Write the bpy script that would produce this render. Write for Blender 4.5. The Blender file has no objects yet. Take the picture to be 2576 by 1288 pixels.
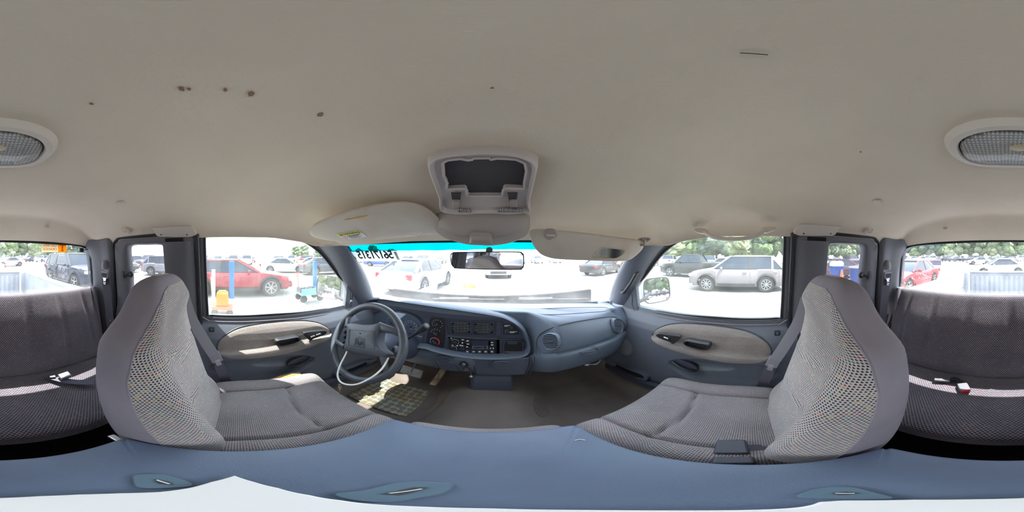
import bpy, bmesh, math, random
from math import sin, cos, tan, pi, atan2, sqrt, radians, hypot
from mathutils import Vector as V, Matrix, noise
random.seed(5)
S = bpy.context.scene
COL = S.collection

# ---------------------------------------------------------------- camera
cd = bpy.data.cameras.new('camera'); cam = bpy.data.objects.new('camera', cd); COL.objects.link(cam)
cd.type = 'PANO'
try: cd.panorama_type = 'EQUIRECTANGULAR'
except Exception: cd.cycles.panorama_type = 'EQUIRECTANGULAR'
cd.clip_start = .01; cd.clip_end = 1000
CX = .02                                    # the camera stands 2 cm right of the cab's centre line
KPX = 2576/(2*pi)
cam.location = (CX, 0, 0)
cam.rotation_euler = (pi/2, 0, -(1288-1242)/KPX)
S.camera = cam

# ---------------------------------------------------------------- world, sun, exposure
w = bpy.data.worlds.new('sky'); S.world = w; w.use_nodes = True
nt = w.node_tree; bg = nt.nodes['Background']
tc = nt.nodes.new('ShaderNodeTexCoord'); sp = nt.nodes.new('ShaderNodeSeparateXYZ'); rp = nt.nodes.new('ShaderNodeValToRGB')
nt.links.new(tc.outputs['Generated'], sp.inputs[0]); nt.links.new(sp.outputs['Z'], rp.inputs[0]); nt.links.new(rp.outputs[0], bg.inputs[0])
rp.color_ramp.elements[0].position = 0; rp.color_ramp.elements[0].color = (1, 1, 1, 1)
rp.color_ramp.elements[1].position = .7; rp.color_ramp.elements[1].color = (.75, .86, 1, 1)
bg.inputs[1].default_value = 3.2
sl = bpy.data.lights.new('sun', 'SUN'); sun = bpy.data.objects.new('sun', sl); COL.objects.link(sun)
sl.energy = 11; sl.angle = radians(.6); sl.color = (1, .96, .9)
SUN_DIR = V((-.23, -.52, 1)).normalized()   # towards the sun: high, slightly behind and to the left
sun.rotation_euler = SUN_DIR.to_track_quat('Z', 'Y').to_euler(); sun.location = (0, 0, 8)
S.view_settings.view_transform = 'Standard'; S.view_settings.look = 'None'
S.view_settings.exposure = 0.78; S.view_settings.gamma = 1; S.view_settings.use_curve_mapping = False
S.cycles.max_bounces = 10; S.cycles.diffuse_bounces = 6; S.cycles.transparent_max_bounces = 16
S.cycles.use_denoising = True
S.cycles.sample_clamp_indirect = 12

# ---------------------------------------------------------------- measuring helpers (angles measured from where the camera stands)
def ray(u, v):
    lo = (u-1242)/KPX; la = (644-v)/KPX
    return V((sin(lo)*cos(la), cos(lo)*cos(la), sin(la)))
CO = V((CX, 0, 0))
def ax_(u, v, X): d = ray(u, v); return CO + d*((X-CX)/d.x)      # point of the direction on the plane x = X
def ay_(u, v, Y): d = ray(u, v); return CO + d*(Y/d.y)
def az_(u, v, Z): d = ray(u, v); return CO + d*(Z/d.z)
def ap_(u, v, P, N): d = ray(u, v); return CO + d*((P-CO).dot(N)/d.dot(N))
def side(u, v, s, off=0):                                        # the inward-leaning side glass plane
    d = ray(u, v); t = (s*(.691-off)-CX)/(d[0]+s*.18*d[2]); return CO + d*t
def plane3(a, b, c): n = (b-a).cross(c-a).normalized(); return a, n
def XS(z): return .745-.18*(z+.30)

# ---------------------------------------------------------------- geometry helpers
def cr(pts, n=8, closed=True):
    """Catmull-Rom through the points"""
    P = [V(p) for p in pts]; m = len(P); out = []
    for i in range(m if closed else m-1):
        g = (lambda k: P[k % m]) if closed else (lambda k: P[max(0, min(m-1, k))])
        a, b, c, d = g(i-1), g(i), g(i+1), g(i+2)
        for j in range(n):
            t = j/n
            out.append(.5*((2*b)+(c-a)*t+(2*a-5*b+4*c-d)*t*t+(3*b-a-3*c+d)*t**3))
    if not closed: out.append(P[-1].copy())
    return out
def resample(pts, n, closed=True):
    P = list(pts)+([pts[0]] if closed else []); L = [0]
    for a, b in zip(P, P[1:]): L.append(L[-1]+(V(b)-V(a)).length)
    out = []; k = 0; N = n if closed else n-1
    for i in range(n):
        s = L[-1]*i/N
        while k < len(L)-2 and L[k+1] < s: k += 1
        d = L[k+1]-L[k]; out.append(V(P[k]).lerp(V(P[k+1]), (s-L[k])/d if d else 0))
    return out
def lerp(a, b, t): return a+(b-a)*t
def interp(x, tab):
    if x <= tab[0][0]: return tab[0][1]
    for (a, p), (b, q) in zip(tab, tab[1:]):
        if x <= b: return p+(q-p)*(x-a)/(b-a)
    return tab[-1][1]
def sm(x, a, b): t = max(0, min(1, (x-a)/(b-a))); return t*t*(3-2*t)

ORG = {}
class G:
    def __init__(s): s.v = []; s.f = []; s.m = []; s.uv = []
    def add(s, vs, fs, m=0, uvs=None):
        b = len(s.v); s.v += [V(p) for p in vs]
        s.uv += list(uvs) if uvs else [(p[0]+p[1]*.3, p[2]+p[1]*.7) for p in vs]
        for i, f in enumerate(fs): s.f.append([b+k for k in f]); s.m.append(m[i] if isinstance(m, list) else m)
        return s
    def box(s, c, size, rot=None, m=0, taper=1):
        c = V(c); x, y, z = [k/2 for k in size]; vs = []
        for k in (-1, 1):
            t = taper if k > 0 else 1
            for i, j in ((-1, -1), (1, -1), (1, 1), (-1, 1)):
                p = V((i*x*t, j*y*t, k*z)); vs.append(c+(rot @ p if rot else p))
        return s.add(vs, [(3, 2, 1, 0), (4, 5, 6, 7), (0, 1, 5, 4), (1, 2, 6, 5), (2, 3, 7, 6), (3, 0, 4, 7)], m)
    def bar(s, a, b, wd, th, up=(0, 0, 1), m=0):
        a = V(a); b = V(b); d = (b-a).normalized(); x = d.cross(V(up)).normalized(); u = x.cross(d)
        vs = [p+x*(i*wd/2)+u*(j*th/2) for p in (a, b) for i, j in ((-1, -1), (1, -1), (1, 1), (-1, 1))]
        return s.add(vs, [(3, 2, 1, 0), (4, 5, 6, 7), (0, 1, 5, 4), (1, 2, 6, 5), (2, 3, 7, 6), (3, 0, 4, 7)], m)
    def prism(s, pts, d, m=0, top=1.0):
        """polygon pushed along the vector d; top<1 shrinks the far face"""
        P = [V(p) for p in pts]; d = V(d); n = len(P); c = sum(P, V())/n
        Q = [c+(p-c)*top+d for p in P]
        return s.add(P+Q, [tuple(range(n)), tuple(reversed(range(n, 2*n)))]+[(i, (i+1) % n, n+(i+1) % n, n+i)[::-1] for i in range(n)], m)
    def loft(s, rows, cu=False, cv=False, cap=False, m=0, mf=None):
        """grid through the rows; cu closes every row, cv closes the stack, cap fills first and last row"""
        n = len(rows[0]); r = len(rows); vs = []; uvs = []; vv = 0
        for i, R in enumerate(rows):
            if i: vv += sum((V(R[k])-V(rows[i-1][k])).length for k in range(n))/n
            uu = 0
            for k in range(n):
                if k: uu += (V(R[k])-V(R[k-1])).length
                vs.append(V(R[k])); uvs.append((uu, vv))
        fs = []; ms = []
        for i in range(r if cv else r-1):
            for k in range(n if cu else n-1):
                a, b = i*n+k, i*n+(k+1) % n; c, d = ((i+1) % r)*n+(k+1) % n, ((i+1) % r)*n+k
                fs.append((a, b, c, d)); ms.append(mf(i, k) if mf else m)
        if cap:
            fs.append(tuple(reversed(range(n)))); ms.append(m); fs.append(tuple(range((r-1)*n, r*n))); ms.append(m)
        return s.add(vs, fs, ms, uvs)
    def tube(s, pts, r, n=8, closed=False, m=0, flat=1.0, up=None):
        P = [V(p) for p in pts]; N = len(P); rows = []; nrm = None
        for i in range(N):
            a = P[(i-1) % N] if (closed or i) else P[i]; b = P[(i+1) % N] if (closed or i < N-1) else P[i]
            t = (b-a).normalized()
            if up: nrm = (V(up)-t*t.dot(V(up))).normalized()
            elif nrm is None: nrm = t.orthogonal().normalized()
            else: nrm = (nrm-t*t.dot(nrm)).normalized()
            bi = t.cross(nrm); rr = r[i] if isinstance(r, (list, tuple)) else r
            rows.append([P[i]+nrm*(rr*flat*cos(2*pi*k/n))+bi*(rr*sin(2*pi*k/n)) for k in range(n)])
        return s.loft(rows, cu=True, cv=closed, cap=not closed, m=m)
    def lathe(s, prof, o=(0, 0, 0), d=(0, 0, 1), n=24, m=0, cap=True):
        d = V(d).normalized(); x = d.orthogonal().normalized(); y = d.cross(x); o = V(o)
        rows = [[o+d*h+x*(r*cos(2*pi*k/n))+y*(r*sin(2*pi*k/n)) for k in range(n)] for r, h in prof]
        return s.loft(rows, cu=True, cap=cap, m=m)
    def ball(s, c, r, n=12, m=0, sc=(1, 1, 1)):
        rows = [[V(c)+V((r*sc[0]*sin(a)*cos(2*pi*k/n), r*sc[1]*sin(a)*sin(2*pi*k/n), r*sc[2]*cos(a))) for k in range(n)]
                for a in [max(.02, min(pi-.02, pi*i/(n//2+2))) for i in range(n//2+3)]]
        return s.loft(rows, cu=True, cap=True, m=m)
    def pillow(s, O, ax, ay, az, h=1.0, nx=40, ny=30, p=7, m=0, bottom=True, hf=None, mf=None):
        """padded slab: O corner, ax and ay its sides, az its thickness, hf(a,b) scales the height"""
        O, ax, ay, az = V(O), V(ax), V(ay), V(az); rows = []; uvs = []
        A = [.5-.5*cos(pi*i/nx) for i in range(nx+1)]; A = [lerp(t, i/nx, .45) for i, t in enumerate(A)]
        B = [.5-.5*cos(pi*i/ny) for i in range(ny+1)]; B = [lerp(t, i/ny, .45) for i, t in enumerate(B)]
        e = lambda t: max(0, 1-abs(2*t-1)**p)**(1/p*1.6)
        vs = []; 
        for b in B:
            for a in A:
                vs.append(O+ax*a+ay*b+az*(e(a)*e(b)*(hf(a, b) if hf else h)))
        n = nx+1; cu_ = [0]; cv_ = [0]; jm, im = ny//2, nx//2
        for i in range(nx): cu_.append(cu_[-1]+(vs[jm*n+i+1]-vs[jm*n+i]).length)
        for j in range(ny): cv_.append(cv_[-1]+(vs[(j+1)*n+im]-vs[j*n+im]).length)
        uvs = [(cu_[i], cv_[j]) for j in range(ny+1) for i in range(nx+1)]; fs = []; ms = []
        for j in range(ny):
            for i in range(nx):
                fs.append((j*n+i, j*n+i+1, (j+1)*n+i+1, (j+1)*n+i)); ms.append(mf((A[i]+A[i+1])/2, (B[j]+B[j+1])/2) if mf else m)
        if bottom:
            ring = list(range(n))+[j*n+nx for j in range(1, ny+1)]+[ny*n+i for i in range(nx-1, -1, -1)]+[j*n for j in range(ny-1, 0, -1)]
            fs.append(tuple(reversed(ring))); ms.append(m)
        return s.add(vs, fs, ms, uvs)
    def mirror(s):
        """x -> -x"""
        for p in s.v: p.x = -p.x
        s.f = [list(reversed(f)) for f in s.f]; return s
    def build(s, name, mats, parent=None, bevel=0, seg=2, ang=38, sub=0, solid=0, loc=None, smooth=True):
        if not isinstance(mats, (list, tuple)): mats = [mats]
        if parent is not None: o0 = ORG[parent.name]
        elif loc is not None: o0 = V(loc)
        else:
            o0 = V(((min(p.x for p in s.v)+max(p.x for p in s.v))/2, (min(p.y for p in s.v)+max(p.y for p in s.v))/2, min(p.z for p in s.v)))
        me = bpy.data.meshes.new(name); me.from_pydata([tuple(p-o0) for p in s.v], [], s.f)
        for mt in mats: me.materials.append(mt)
        for pl, mi in zip(me.polygons, s.m): pl.material_index = mi
        ul = me.uv_layers.new(name='uv')
        for lp in me.loops: ul.data[lp.index].uv = s.uv[lp.vertex_index]
        bm = bmesh.new(); bm.from_mesh(me); bmesh.ops.recalc_face_normals(bm, faces=bm.faces); bm.to_mesh(me); bm.free()
        if smooth:
            for pl in me.polygons: pl.use_smooth = True
            if not sub: me.set_sharp_from_angle(angle=radians(ang))
        o = bpy.data.objects.new(name, me); COL.objects.link(o)
        if parent is not None: o.parent = parent
        else: o.location = o0
        ORG[o.name] = o0
        if solid: k = o.modifiers.new('solid', 'SOLIDIFY'); k.thickness = abs(solid); k.offset = -1 if solid > 0 else 1
        if bevel: k = o.modifiers.new('bevel', 'BEVEL'); k.width = bevel; k.segments = seg; k.limit_method = 'ANGLE'; k.angle_limit = radians(35)
        if sub: k = o.modifiers.new('sub', 'SUBSURF'); k.levels = sub; k.render_levels = sub
        return o
def tag(o, label=None, cat=None, group=None, kind=None):
    for k, x in (('label', label), ('category', cat), ('group', group), ('kind', kind)):
        if x: o[k] = x
    return o
def thing(name, loc, label, cat, group=None, kind=None):
    o = bpy.data.objects.new(name, None); COL.objects.link(o); o.location = loc; o.empty_display_size = .05
    ORG[o.name] = V(loc); return tag(o, label, cat, group, kind)
def copy_tree(o, parent=None):
    c = o.copy(); COL.objects.link(c); c.parent = parent
    for ch in [k for k in COL.objects if k.parent == o]: copy_tree(ch, c)
    return c
def text(body, size, P, X, Y, mat, parent, name='lettering', ext=.0002, squash=1.0, align='CENTER', bold=0):
    """flat lettering: P its middle, X the reading direction, Y up"""
    cu = bpy.data.curves.new(name, 'FONT'); cu.body = body; cu.size = size; cu.extrude = ext; cu.align_x = align; cu.align_y = 'CENTER'; cu.offset = bold
    tmp = bpy.data.objects.new(name, cu); COL.objects.link(tmp)
    me = bpy.data.meshes.new_from_object(tmp.evaluated_get(bpy.context.evaluated_depsgraph_get())); me.materials.clear(); me.materials.append(mat); me.name = name
    bpy.data.objects.remove(tmp); bpy.data.curves.remove(cu)
    o = bpy.data.objects.new(name, me); COL.objects.link(o); ORG[o.name] = ORG[parent.name] if parent else V()
    X = V(X).normalized(); Y = V(Y); Y = (Y-X*X.dot(Y)).normalized(); Z = X.cross(Y)
    M = Matrix((X*squash, Y, Z)).transposed().to_4x4(); M.translation = V(P)-(ORG[parent.name] if parent else V())
    if parent: o.parent = parent
    o.matrix_local = M
    return o
def outl(pts, f): return [f(*p) for p in pts]

# ---------------------------------------------------------------- materials
def lin(c): return tuple(((x/255)/12.92 if x/255 <= .04045 else ((x/255+.055)/1.055)**2.4) for x in c)+(1,)
GAIN = 1.28                                 # overall lightness of the materials that follow
def gn(c): return tuple(min(.86, k*GAIN) for k in lin(c)[:3])+(1,)
def mat(name, col, rough=.6, metal=0, bump=None, vary=None, spec=.5, coat=0, emit=None, coord='Object'):
    m = bpy.data.materials.new(name); m.use_nodes = True; n = m.node_tree.nodes; L = m.node_tree.links; b = n['Principled BSDF']
    b.inputs['Base Color'].default_value = gn(col); b.inputs['Roughness'].default_value = rough; b.inputs['Metallic'].default_value = metal
    b.inputs['Specular IOR Level'].default_value = spec; b.inputs['Coat Weight'].default_value = coat
    if emit: b.inputs['Emission Color'].default_value = lin(emit[0]); b.inputs['Emission Strength'].default_value = emit[1]
    tc = n.new('ShaderNodeTexCoord')
    if vary:
        c2, sc, lo, hi = vary; t = n.new('ShaderNodeTexNoise'); t.inputs['Scale'].default_value = sc; t.inputs['Detail'].default_value = 5
        r = n.new('ShaderNodeValToRGB'); r.color_ramp.elements[0].position = lo; r.color_ramp.elements[1].position = hi
        r.color_ramp.elements[0].color = gn(col); r.color_ramp.elements[1].color = gn(c2)
        L.new(tc.outputs[coord], t.inputs['Vector']); L.new(t.outputs['Fac'], r.inputs[0]); L.new(r.outputs[0], b.inputs['Base Color'])
    if bump:
        sc, st, ds = bump; t = n.new('ShaderNodeTexNoise'); t.inputs['Scale'].default_value = sc; t.inputs['Detail'].default_value = 3
        k = n.new('ShaderNodeBump'); k.inputs['Strength'].default_value = st; k.inputs['Distance'].default_value = ds
        L.new(tc.outputs[coord], t.inputs['Vector']); L.new(t.outputs['Fac'], k.inputs['Height']); L.new(k.outputs[0], b.inputs['Normal'])
    return m
def nd(m, t, **kw):
    x = m.node_tree.nodes.new(t)
    for k, v_ in kw.items(): setattr(x, k, v_)
    return x
def math_(m, op, a, b=None):
    x = nd(m, 'ShaderNodeMath', operation=op); L = m.node_tree.links
    for i, q in enumerate((a, b)):
        if q is None: continue
        if isinstance(q, (int, float)): x.inputs[i].default_value = q
        else: L.new(q, x.inputs[i])
    return x.outputs[0]
def fabric(name, light, dark, px=.011, py=.0075, rad=.33, speck=.5, soft=.12):
    """knitted cloth: staggered dark holes over a light weave, a few coloured threads"""
    m = mat(name, light, .95, spec=.15); L = m.node_tree.links; b = m.node_tree.nodes['Principled BSDF']
    uv = nd(m, 'ShaderNodeUVMap'); uv.uv_map = 'uv'; se = nd(m, 'ShaderNodeSeparateXYZ'); L.new(uv.outputs[0], se.inputs[0])
    v_ = math_(m, 'DIVIDE', se.outputs[1], py); row = math_(m, 'FLOOR', v_)
    odd = math_(m, 'MULTIPLY', math_(m, 'MODULO', math_(m, 'ABSOLUTE', row), 2), .5)
    u_ = math_(m, 'ADD', math_(m, 'DIVIDE', se.outputs[0], px), odd)
    fu = math_(m, 'SUBTRACT', math_(m, 'FRACT', u_), .5); fv = math_(m, 'SUBTRACT', math_(m, 'FRACT', v_), .5)
    fv2 = math_(m, 'ADD', fv, math_(m, 'MULTIPLY', math_(m, 'ABSOLUTE', fu), .5))
    d = math_(m, 'SQRT', math_(m, 'ADD', math_(m, 'POWER', fu, 2), math_(m, 'POWER', fv2, 2)))
    mr = nd(m, 'ShaderNodeMapRange'); L.new(d, mr.inputs[0]); mr.inputs[1].default_value = rad-soft; mr.inputs[2].default_value = rad+soft
    wn = nd(m, 'ShaderNodeTexWhiteNoise', noise_dimensions='2D'); cb = nd(m, 'ShaderNodeCombineXYZ')
    L.new(math_(m, 'FLOOR', u_), cb.inputs[0]); L.new(row, cb.inputs[1]); L.new(cb.outputs[0], wn.inputs['Vector'])
    hs = nd(m, 'ShaderNodeValToRGB'); hs.color_ramp.interpolation = 'CONSTANT'; e = hs.color_ramp.elements
    e[0].position = 0; e[0].color = gn(dark); e[1].position = .80; e[1].color = lin([lerp(dark[0], 170, speck), dark[1]*.8, dark[2]])
    for p_, c_ in ((.87, [dark[0]*.8, lerp(dark[1], 120, speck), lerp(dark[2], 100, speck)]), (.93, [lerp(dark[0], 170, speck), lerp(dark[1], 150, speck), dark[2]])):
        k = e.new(p_); k.color = lin(c_)
    L.new(wn.outputs['Value'], hs.inputs[0])
    mx = nd(m, 'ShaderNodeMix', data_type='RGBA'); L.new(mr.outputs[0], mx.inputs[0]); L.new(hs.outputs[0], mx.inputs[6]); mx.inputs[7].default_value = gn(light)
    nz = nd(m, 'ShaderNodeTexNoise'); nz.inputs['Scale'].default_value = 6; L.new(uv.outputs[0], nz.inputs['Vector'])
    r2 = nd(m, 'ShaderNodeValToRGB'); r2.color_ramp.elements[0].color = (.82, .82, .83, 1); r2.color_ramp.elements[1].color = (1.1, 1.08, 1.06, 1)
    r2.color_ramp.elements[0].position = .3; r2.color_ramp.elements[1].position = .7; L.new(nz.outputs['Fac'], r2.inputs[0])
    m2 = nd(m, 'ShaderNodeMix', data_type='RGBA', blend_type='MULTIPLY'); m2.inputs[0].default_value = 1
    L.new(mx.outputs[2], m2.inputs[6]); L.new(r2.outputs[0], m2.inputs[7]); L.new(m2.outputs[2], b.inputs['Base Color'])
    bp = nd(m, 'ShaderNodeBump'); bp.inputs['Strength'].default_value = .6; bp.inputs['Distance'].default_value = .002
    L.new(mr.outputs[0], bp.inputs['Height']); L.new(bp.outputs[0], b.inputs['Normal'])
    b.inputs['Sheen Weight'].default_value = .25
    return m
def glass(name, col=(1, 1, 1), dust=.06, dustcol=(225, 225, 220), gloss=.06, low=None, patch=.0):
    """thin pane: passes light straight, faint reflection, dusty film"""
    m = bpy.data.materials.new(name); m.use_nodes = True; n = m.node_tree.nodes; L = m.node_tree.links; n.remove(n['Principled BSDF'])
    out = n['Material Output']; t = nd(m, 'ShaderNodeBsdfTransparent'); t.inputs[0].default_value = (*col, 1)
    g = nd(m, 'ShaderNodeBsdfGlossy'); g.inputs['Roughness'].default_value = .02
    d = nd(m, 'ShaderNodeBsdfTranslucent'); d.inputs[0].default_value = lin(dustcol)
    d2 = nd(m, 'ShaderNodeBsdfDiffuse'); d2.inputs[0].default_value = lin(dustcol); dm = nd(m, 'ShaderNodeMixShader'); dm.inputs[0].default_value = .4
    L.new(d.outputs[0], dm.inputs[1]); L.new(d2.outputs[0], dm.inputs[2])
    m1 = nd(m, 'ShaderNodeMixShader'); m1.inputs[0].default_value = gloss; L.new(t.outputs[0], m1.inputs[1]); L.new(g.outputs[0], m1.inputs[2])
    m2 = nd(m, 'ShaderNodeMixShader'); L.new(m1.outputs[0], m2.inputs[1]); L.new(dm.outputs[0], m2.inputs[2])
    tc = nd(m, 'ShaderNodeTexCoord'); nz = nd(m, 'ShaderNodeTexNoise'); nz.inputs['Scale'].default_value = 7; nz.inputs['Detail'].default_value = 8
    L.new(tc.outputs['Object'], nz.inputs['Vector'])
    f = math_(m, 'MULTIPLY', math_(m, 'POWER', nz.outputs['Fac'], 2), dust*4)
    if low:                                    # grime gathered along the lower edge: (local z where it ends, height, amount)
        z0, hh, am = low; se = nd(m, 'ShaderNodeSeparateXYZ'); L.new(tc.outputs['Object'], se.inputs[0])
        q = nd(m, 'ShaderNodeMapRange'); L.new(se.outputs[2], q.inputs[0]); q.inputs[1].default_value = z0+hh; q.inputs[2].default_value = z0; q.inputs[3].default_value = 0; q.inputs[4].default_value = am
        n2 = nd(m, 'ShaderNodeTexNoise'); n2.inputs['Scale'].default_value = 60; n2.inputs['Detail'].default_value = 6; L.new(tc.outputs['Object'], n2.inputs['Vector'])
        f = math_(m, 'ADD', f, math_(m, 'MULTIPLY', q.outputs[0], math_(m, 'MULTIPLY', n2.outputs['Fac'], 1.6)))
    L.new(f, m2.inputs[0]); L.new(m2.outputs[0], out.inputs[0])
    return m

M = {}
M['liner'] = mat('headliner_cloth', (200, 188, 171), .95, bump=(260, .35, .002), vary=((190, 178, 161), 3.0, .35, .7), spec=.1)
M['beige'] = mat('beige_plastic', (190, 181, 170), .55, bump=(500, .12, .001))
M['taupe'] = mat('taupe_plastic', (150, 142, 136), .5, bump=(500, .12, .001))
M['mauve'] = mat('console_plastic', (176, 167, 162), .5, bump=(500, .1, .001))
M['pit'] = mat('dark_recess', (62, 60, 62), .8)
M['visor'] = mat('visor_vinyl', (188, 180, 168), .8, bump=(400, .3, .001), vary=((176, 163, 146), 9, .5, .8))
M['dash'] = mat('dash_plastic', (84, 93, 107), .42, bump=(420, .3, .0012), vary=((92, 102, 116), 4, .4, .7))
M['dashlow'] = mat('dash_lower_plastic', (72, 76, 90), .5, bump=(420, .3, .0012))
M['bezel'] = mat('bezel_plastic', (58, 62, 76), .45, bump=(500, .2, .001))
M['door'] = mat('door_plastic', (90, 94, 104), .5, bump=(420, .3, .0012), vary=((82, 86, 96), 3, .4, .7))
M['doordark'] = mat('door_plastic_dark', (58, 60, 72), .5, bump=(420, .3, .0012))
M['trim'] = mat('grey_trim_plastic', (88, 88, 94), .5, bump=(420, .3, .0012))
M['rubber'] = mat('black_rubber', (30, 30, 36), .55)
M['black'] = mat('black_plastic', (34, 34, 38), .45)
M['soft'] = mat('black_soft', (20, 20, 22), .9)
M['seal'] = mat('grey_seal', (104, 100, 106), .5)
M['con'] = mat('console_lid_plastic', (86, 100, 122), .5, bump=(380, .4, .0015), vary=((78, 90, 112), 7, .4, .7))
M['wheel'] = mat('wheel_vinyl', (58, 62, 70), .42, bump=(300, .25, .001), vary=((68, 72, 80), 9, .4, .7))
M['hub'] = mat('wheel_hub_plastic', (66, 70, 80), .55, bump=(350, .3, .001))
M['hubline'] = mat('wheel_hub_groove', (48, 50, 58), .6)
M['carpet'] = mat('carpet', (100, 92, 88), .98, bump=(500, .8, .004), vary=((116, 106, 100), 5, .35, .75), spec=.05)
M['mat'] = mat('floor_mat_vinyl', (140, 136, 122), .5)
M['velour'] = mat('grey_velour', (122, 117, 126), .95, bump=(600, .3, .001), vary=((110, 106, 116), 5, .4, .7), spec=.1)
M['seam'] = mat('seam_thread', (96, 92, 98), .9)
M['fab'] = fabric('seat_cloth', (146, 140, 142), (72, 70, 76), px=.0064, py=.0046)
M['fab2'] = fabric('seat_back_cloth', (156, 150, 151), (30, 30, 38), px=.0068, py=.0054, rad=.31, speck=.8, soft=.08)
M['fabr'] = fabric('rear_bench_cloth', (116, 110, 117), (30, 28, 38), px=.0105, py=.0066, rad=.36, speck=.35, soft=.12)
M['fabd'] = fabric('door_insert_cloth', (138, 130, 126), (78, 74, 76), px=.007, py=.005, rad=.3, speck=.4)
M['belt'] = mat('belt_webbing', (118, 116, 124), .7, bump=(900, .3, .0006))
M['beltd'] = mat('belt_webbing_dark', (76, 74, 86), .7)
M['chrome'] = mat('chrome', (210, 210, 212), .18, 1)
M['steel'] = mat('brushed_steel', (170, 172, 175), .35, 1)
M['mirrorg'] = mat('mirror_glass', (225, 228, 230), .02, 1)
M['mark'] = mat('white_marking', (205, 208, 214), .6)
M['red'] = mat('red_plastic', (170, 30, 45), .4)
M['redm'] = mat('red_marking', (190, 60, 60), .5)
M['bluem'] = mat('blue_marking', (110, 150, 175), .5)
M['yellow'] = mat('yellow_print', (235, 205, 90), .6)
M['paper'] = mat('white_paper', (225, 226, 224), .7)
M['ink'] = mat('black_ink', (40, 44, 46), .7)
M['foam'] = mat('yellow_foam', (205, 160, 80), .95, bump=(200, .6, .003))
M['white'] = mat('white_paint', (232, 234, 236), .3, coat=.4)
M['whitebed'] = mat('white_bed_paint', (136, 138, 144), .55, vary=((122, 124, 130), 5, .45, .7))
M['tin'] = glass('clear_glass', dust=.05)
# ================================================================ the cab's shell
# ---- headliner
ZT = [(-.87, .078), (-.80, .122), (-.735, .168), (-.712, .186), (-.68, .190), (-.60, .195), (-.3, .203), (.10, .203), (.25, .19), (.40, .150), (.52, .105), (.59, .066), (.62, .047)]
ZE = [(-.87, .050), (-.71, .060), (-.60, .070), (-.45, .078), (-.3, .079), (.15, .077), (.28, .062), (.36, .046), (.62, .045)]
def rbow(yc): return .135*sm(-yc, .45, .715)*(1-max(0, -yc-.715)/.155)
def liner_row(yc):
    w_ = lerp(.664, .58, sm(yc, .36, .62)); bow = .15*sm(yc, .30, .62); w_ = lerp(w_, .655, sm(-yc, .78, .87))
    return [(w_*s, yc-bow*s*s-rbow(yc)*s**4, interp(yc, ZE)+(interp(yc, ZT)-interp(yc, ZE))*max(0, 1-abs(s)**3.6)**.62) for s in
            [sin(pi/2*(i/30)) for i in range(-30, 31)]]
def liner_z(x, y):
    yc = y
    for _ in range(4):
        w_ = lerp(.664, .58, sm(yc, .36, .62)); s = max(-1, min(1, x/w_)); yc = y+.15*sm(yc, .30, .62)*s*s+rbow(yc)*s**4
    return interp(yc, ZE)+(interp(yc, ZT)-interp(yc, ZE))*max(0, 1-abs(s)**3.6)**.62
g = G(); rows = []
ys = [-.87+i*(.62+.87)/90 for i in range(91)]
for y in ys:
    r = [(p[0], p[1], p[2]+.03*(1-sm(abs(p[0]), .085, .115))*sm(p[1], .255, .285)*(1-sm(p[1], .415, .445))) for p in liner_row(y)]; a, b = r[0], r[-1]
    rows.append([(a[0]-.03, a[1], a[2]+.03)]+[(a[0]-.012, a[1], a[2]+.004)]+r+[(b[0]+.012, b[1], b[2]+.004)]+[(b[0]+.03, b[1], b[2]+.03)])
rows.insert(0, [(p[0], p[1]-.02, p[2]+.03) for p in rows[0]]); rows.append([(p[0], p[1]+.03, p[2]+.02) for p in rows[-1]])
g.loft(rows)
ceiling = tag(g.build('ceiling', M['liner'], sub=1), 'beige cloth headliner of the pickup cab with small brown stains', 'headliner', kind='structure')
st = mat('brown_stain', (128, 104, 82), .95)
for u, v_, r in ((456, 224, .0028), (476, 225, .0016), (567, 227, .0022), (632, 237, .0034), (230, 262, .0018), (806, 290, .0034), (2165, 383, .0016), (1238, 222, .0012)):
    d = ray(u, v_); t = .198/d.z; p = CO+d*t; t = (liner_z(p.x, p.y))/d.z; p = CO+d*(t*.992)
    q = G(); n_ = 10; q.prism([p+V((r*1.3*cos(2*pi*k/n_)*random.uniform(.7, 1.2), r*.8*sin(2*pi*k/n_)*random.uniform(.7, 1.2), 0)) for k in range(n_)], (0, 0, .004)); q.build('stain', st, ceiling)
q = G(); q.tube([CO+ray(u, v_)*(.203/ray(u, v_).z*.99) for u, v_ in ((1862, 133), (1895, 135), (1932, 138))], .0006, 6); q.build('scratch', M['pit'], ceiling)
# ---- round plugs and coat hooks on the headliner
def on_liner(u, v_, k=1.0):
    d = ray(u, v_); t = .3
    for _ in range(40): p = CO+d*t; t += (liner_z(p.x, p.y)-p.z)*.6/max(.2, d.z)*.8
    return CO+d*(t*k)
for u, v_, lb in ((305, 512, 'small round beige plug in the headliner behind the driver'), (2207, 508, 'small round beige plug in the headliner behind the passenger')):
    p = on_liner(u, v_, .982); q = G(); q.lathe([(.013, .004), (.012, -.002), (.008, -.0035), (.0005, -.0035)], p, (0, .05, 1), 20)
    tag(q.build('trim_plug', M['beige']), lb, 'plug')
for u, v_, lb in ((118, 571, 'beige dimple plug above the rear window on the sign side'), (2378, 575, 'beige dimple plug above the rear window near the red coupe')):
    p = on_liner(u, v_, .985); q = G(); q.lathe([(.011, .004), (.011, -.003), (.007, -.005), (.0005, -.003)], p, (0, .6, 1), 20)
    tag(q.build('trim_plug', M['beige']), lb, 'plug')
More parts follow.
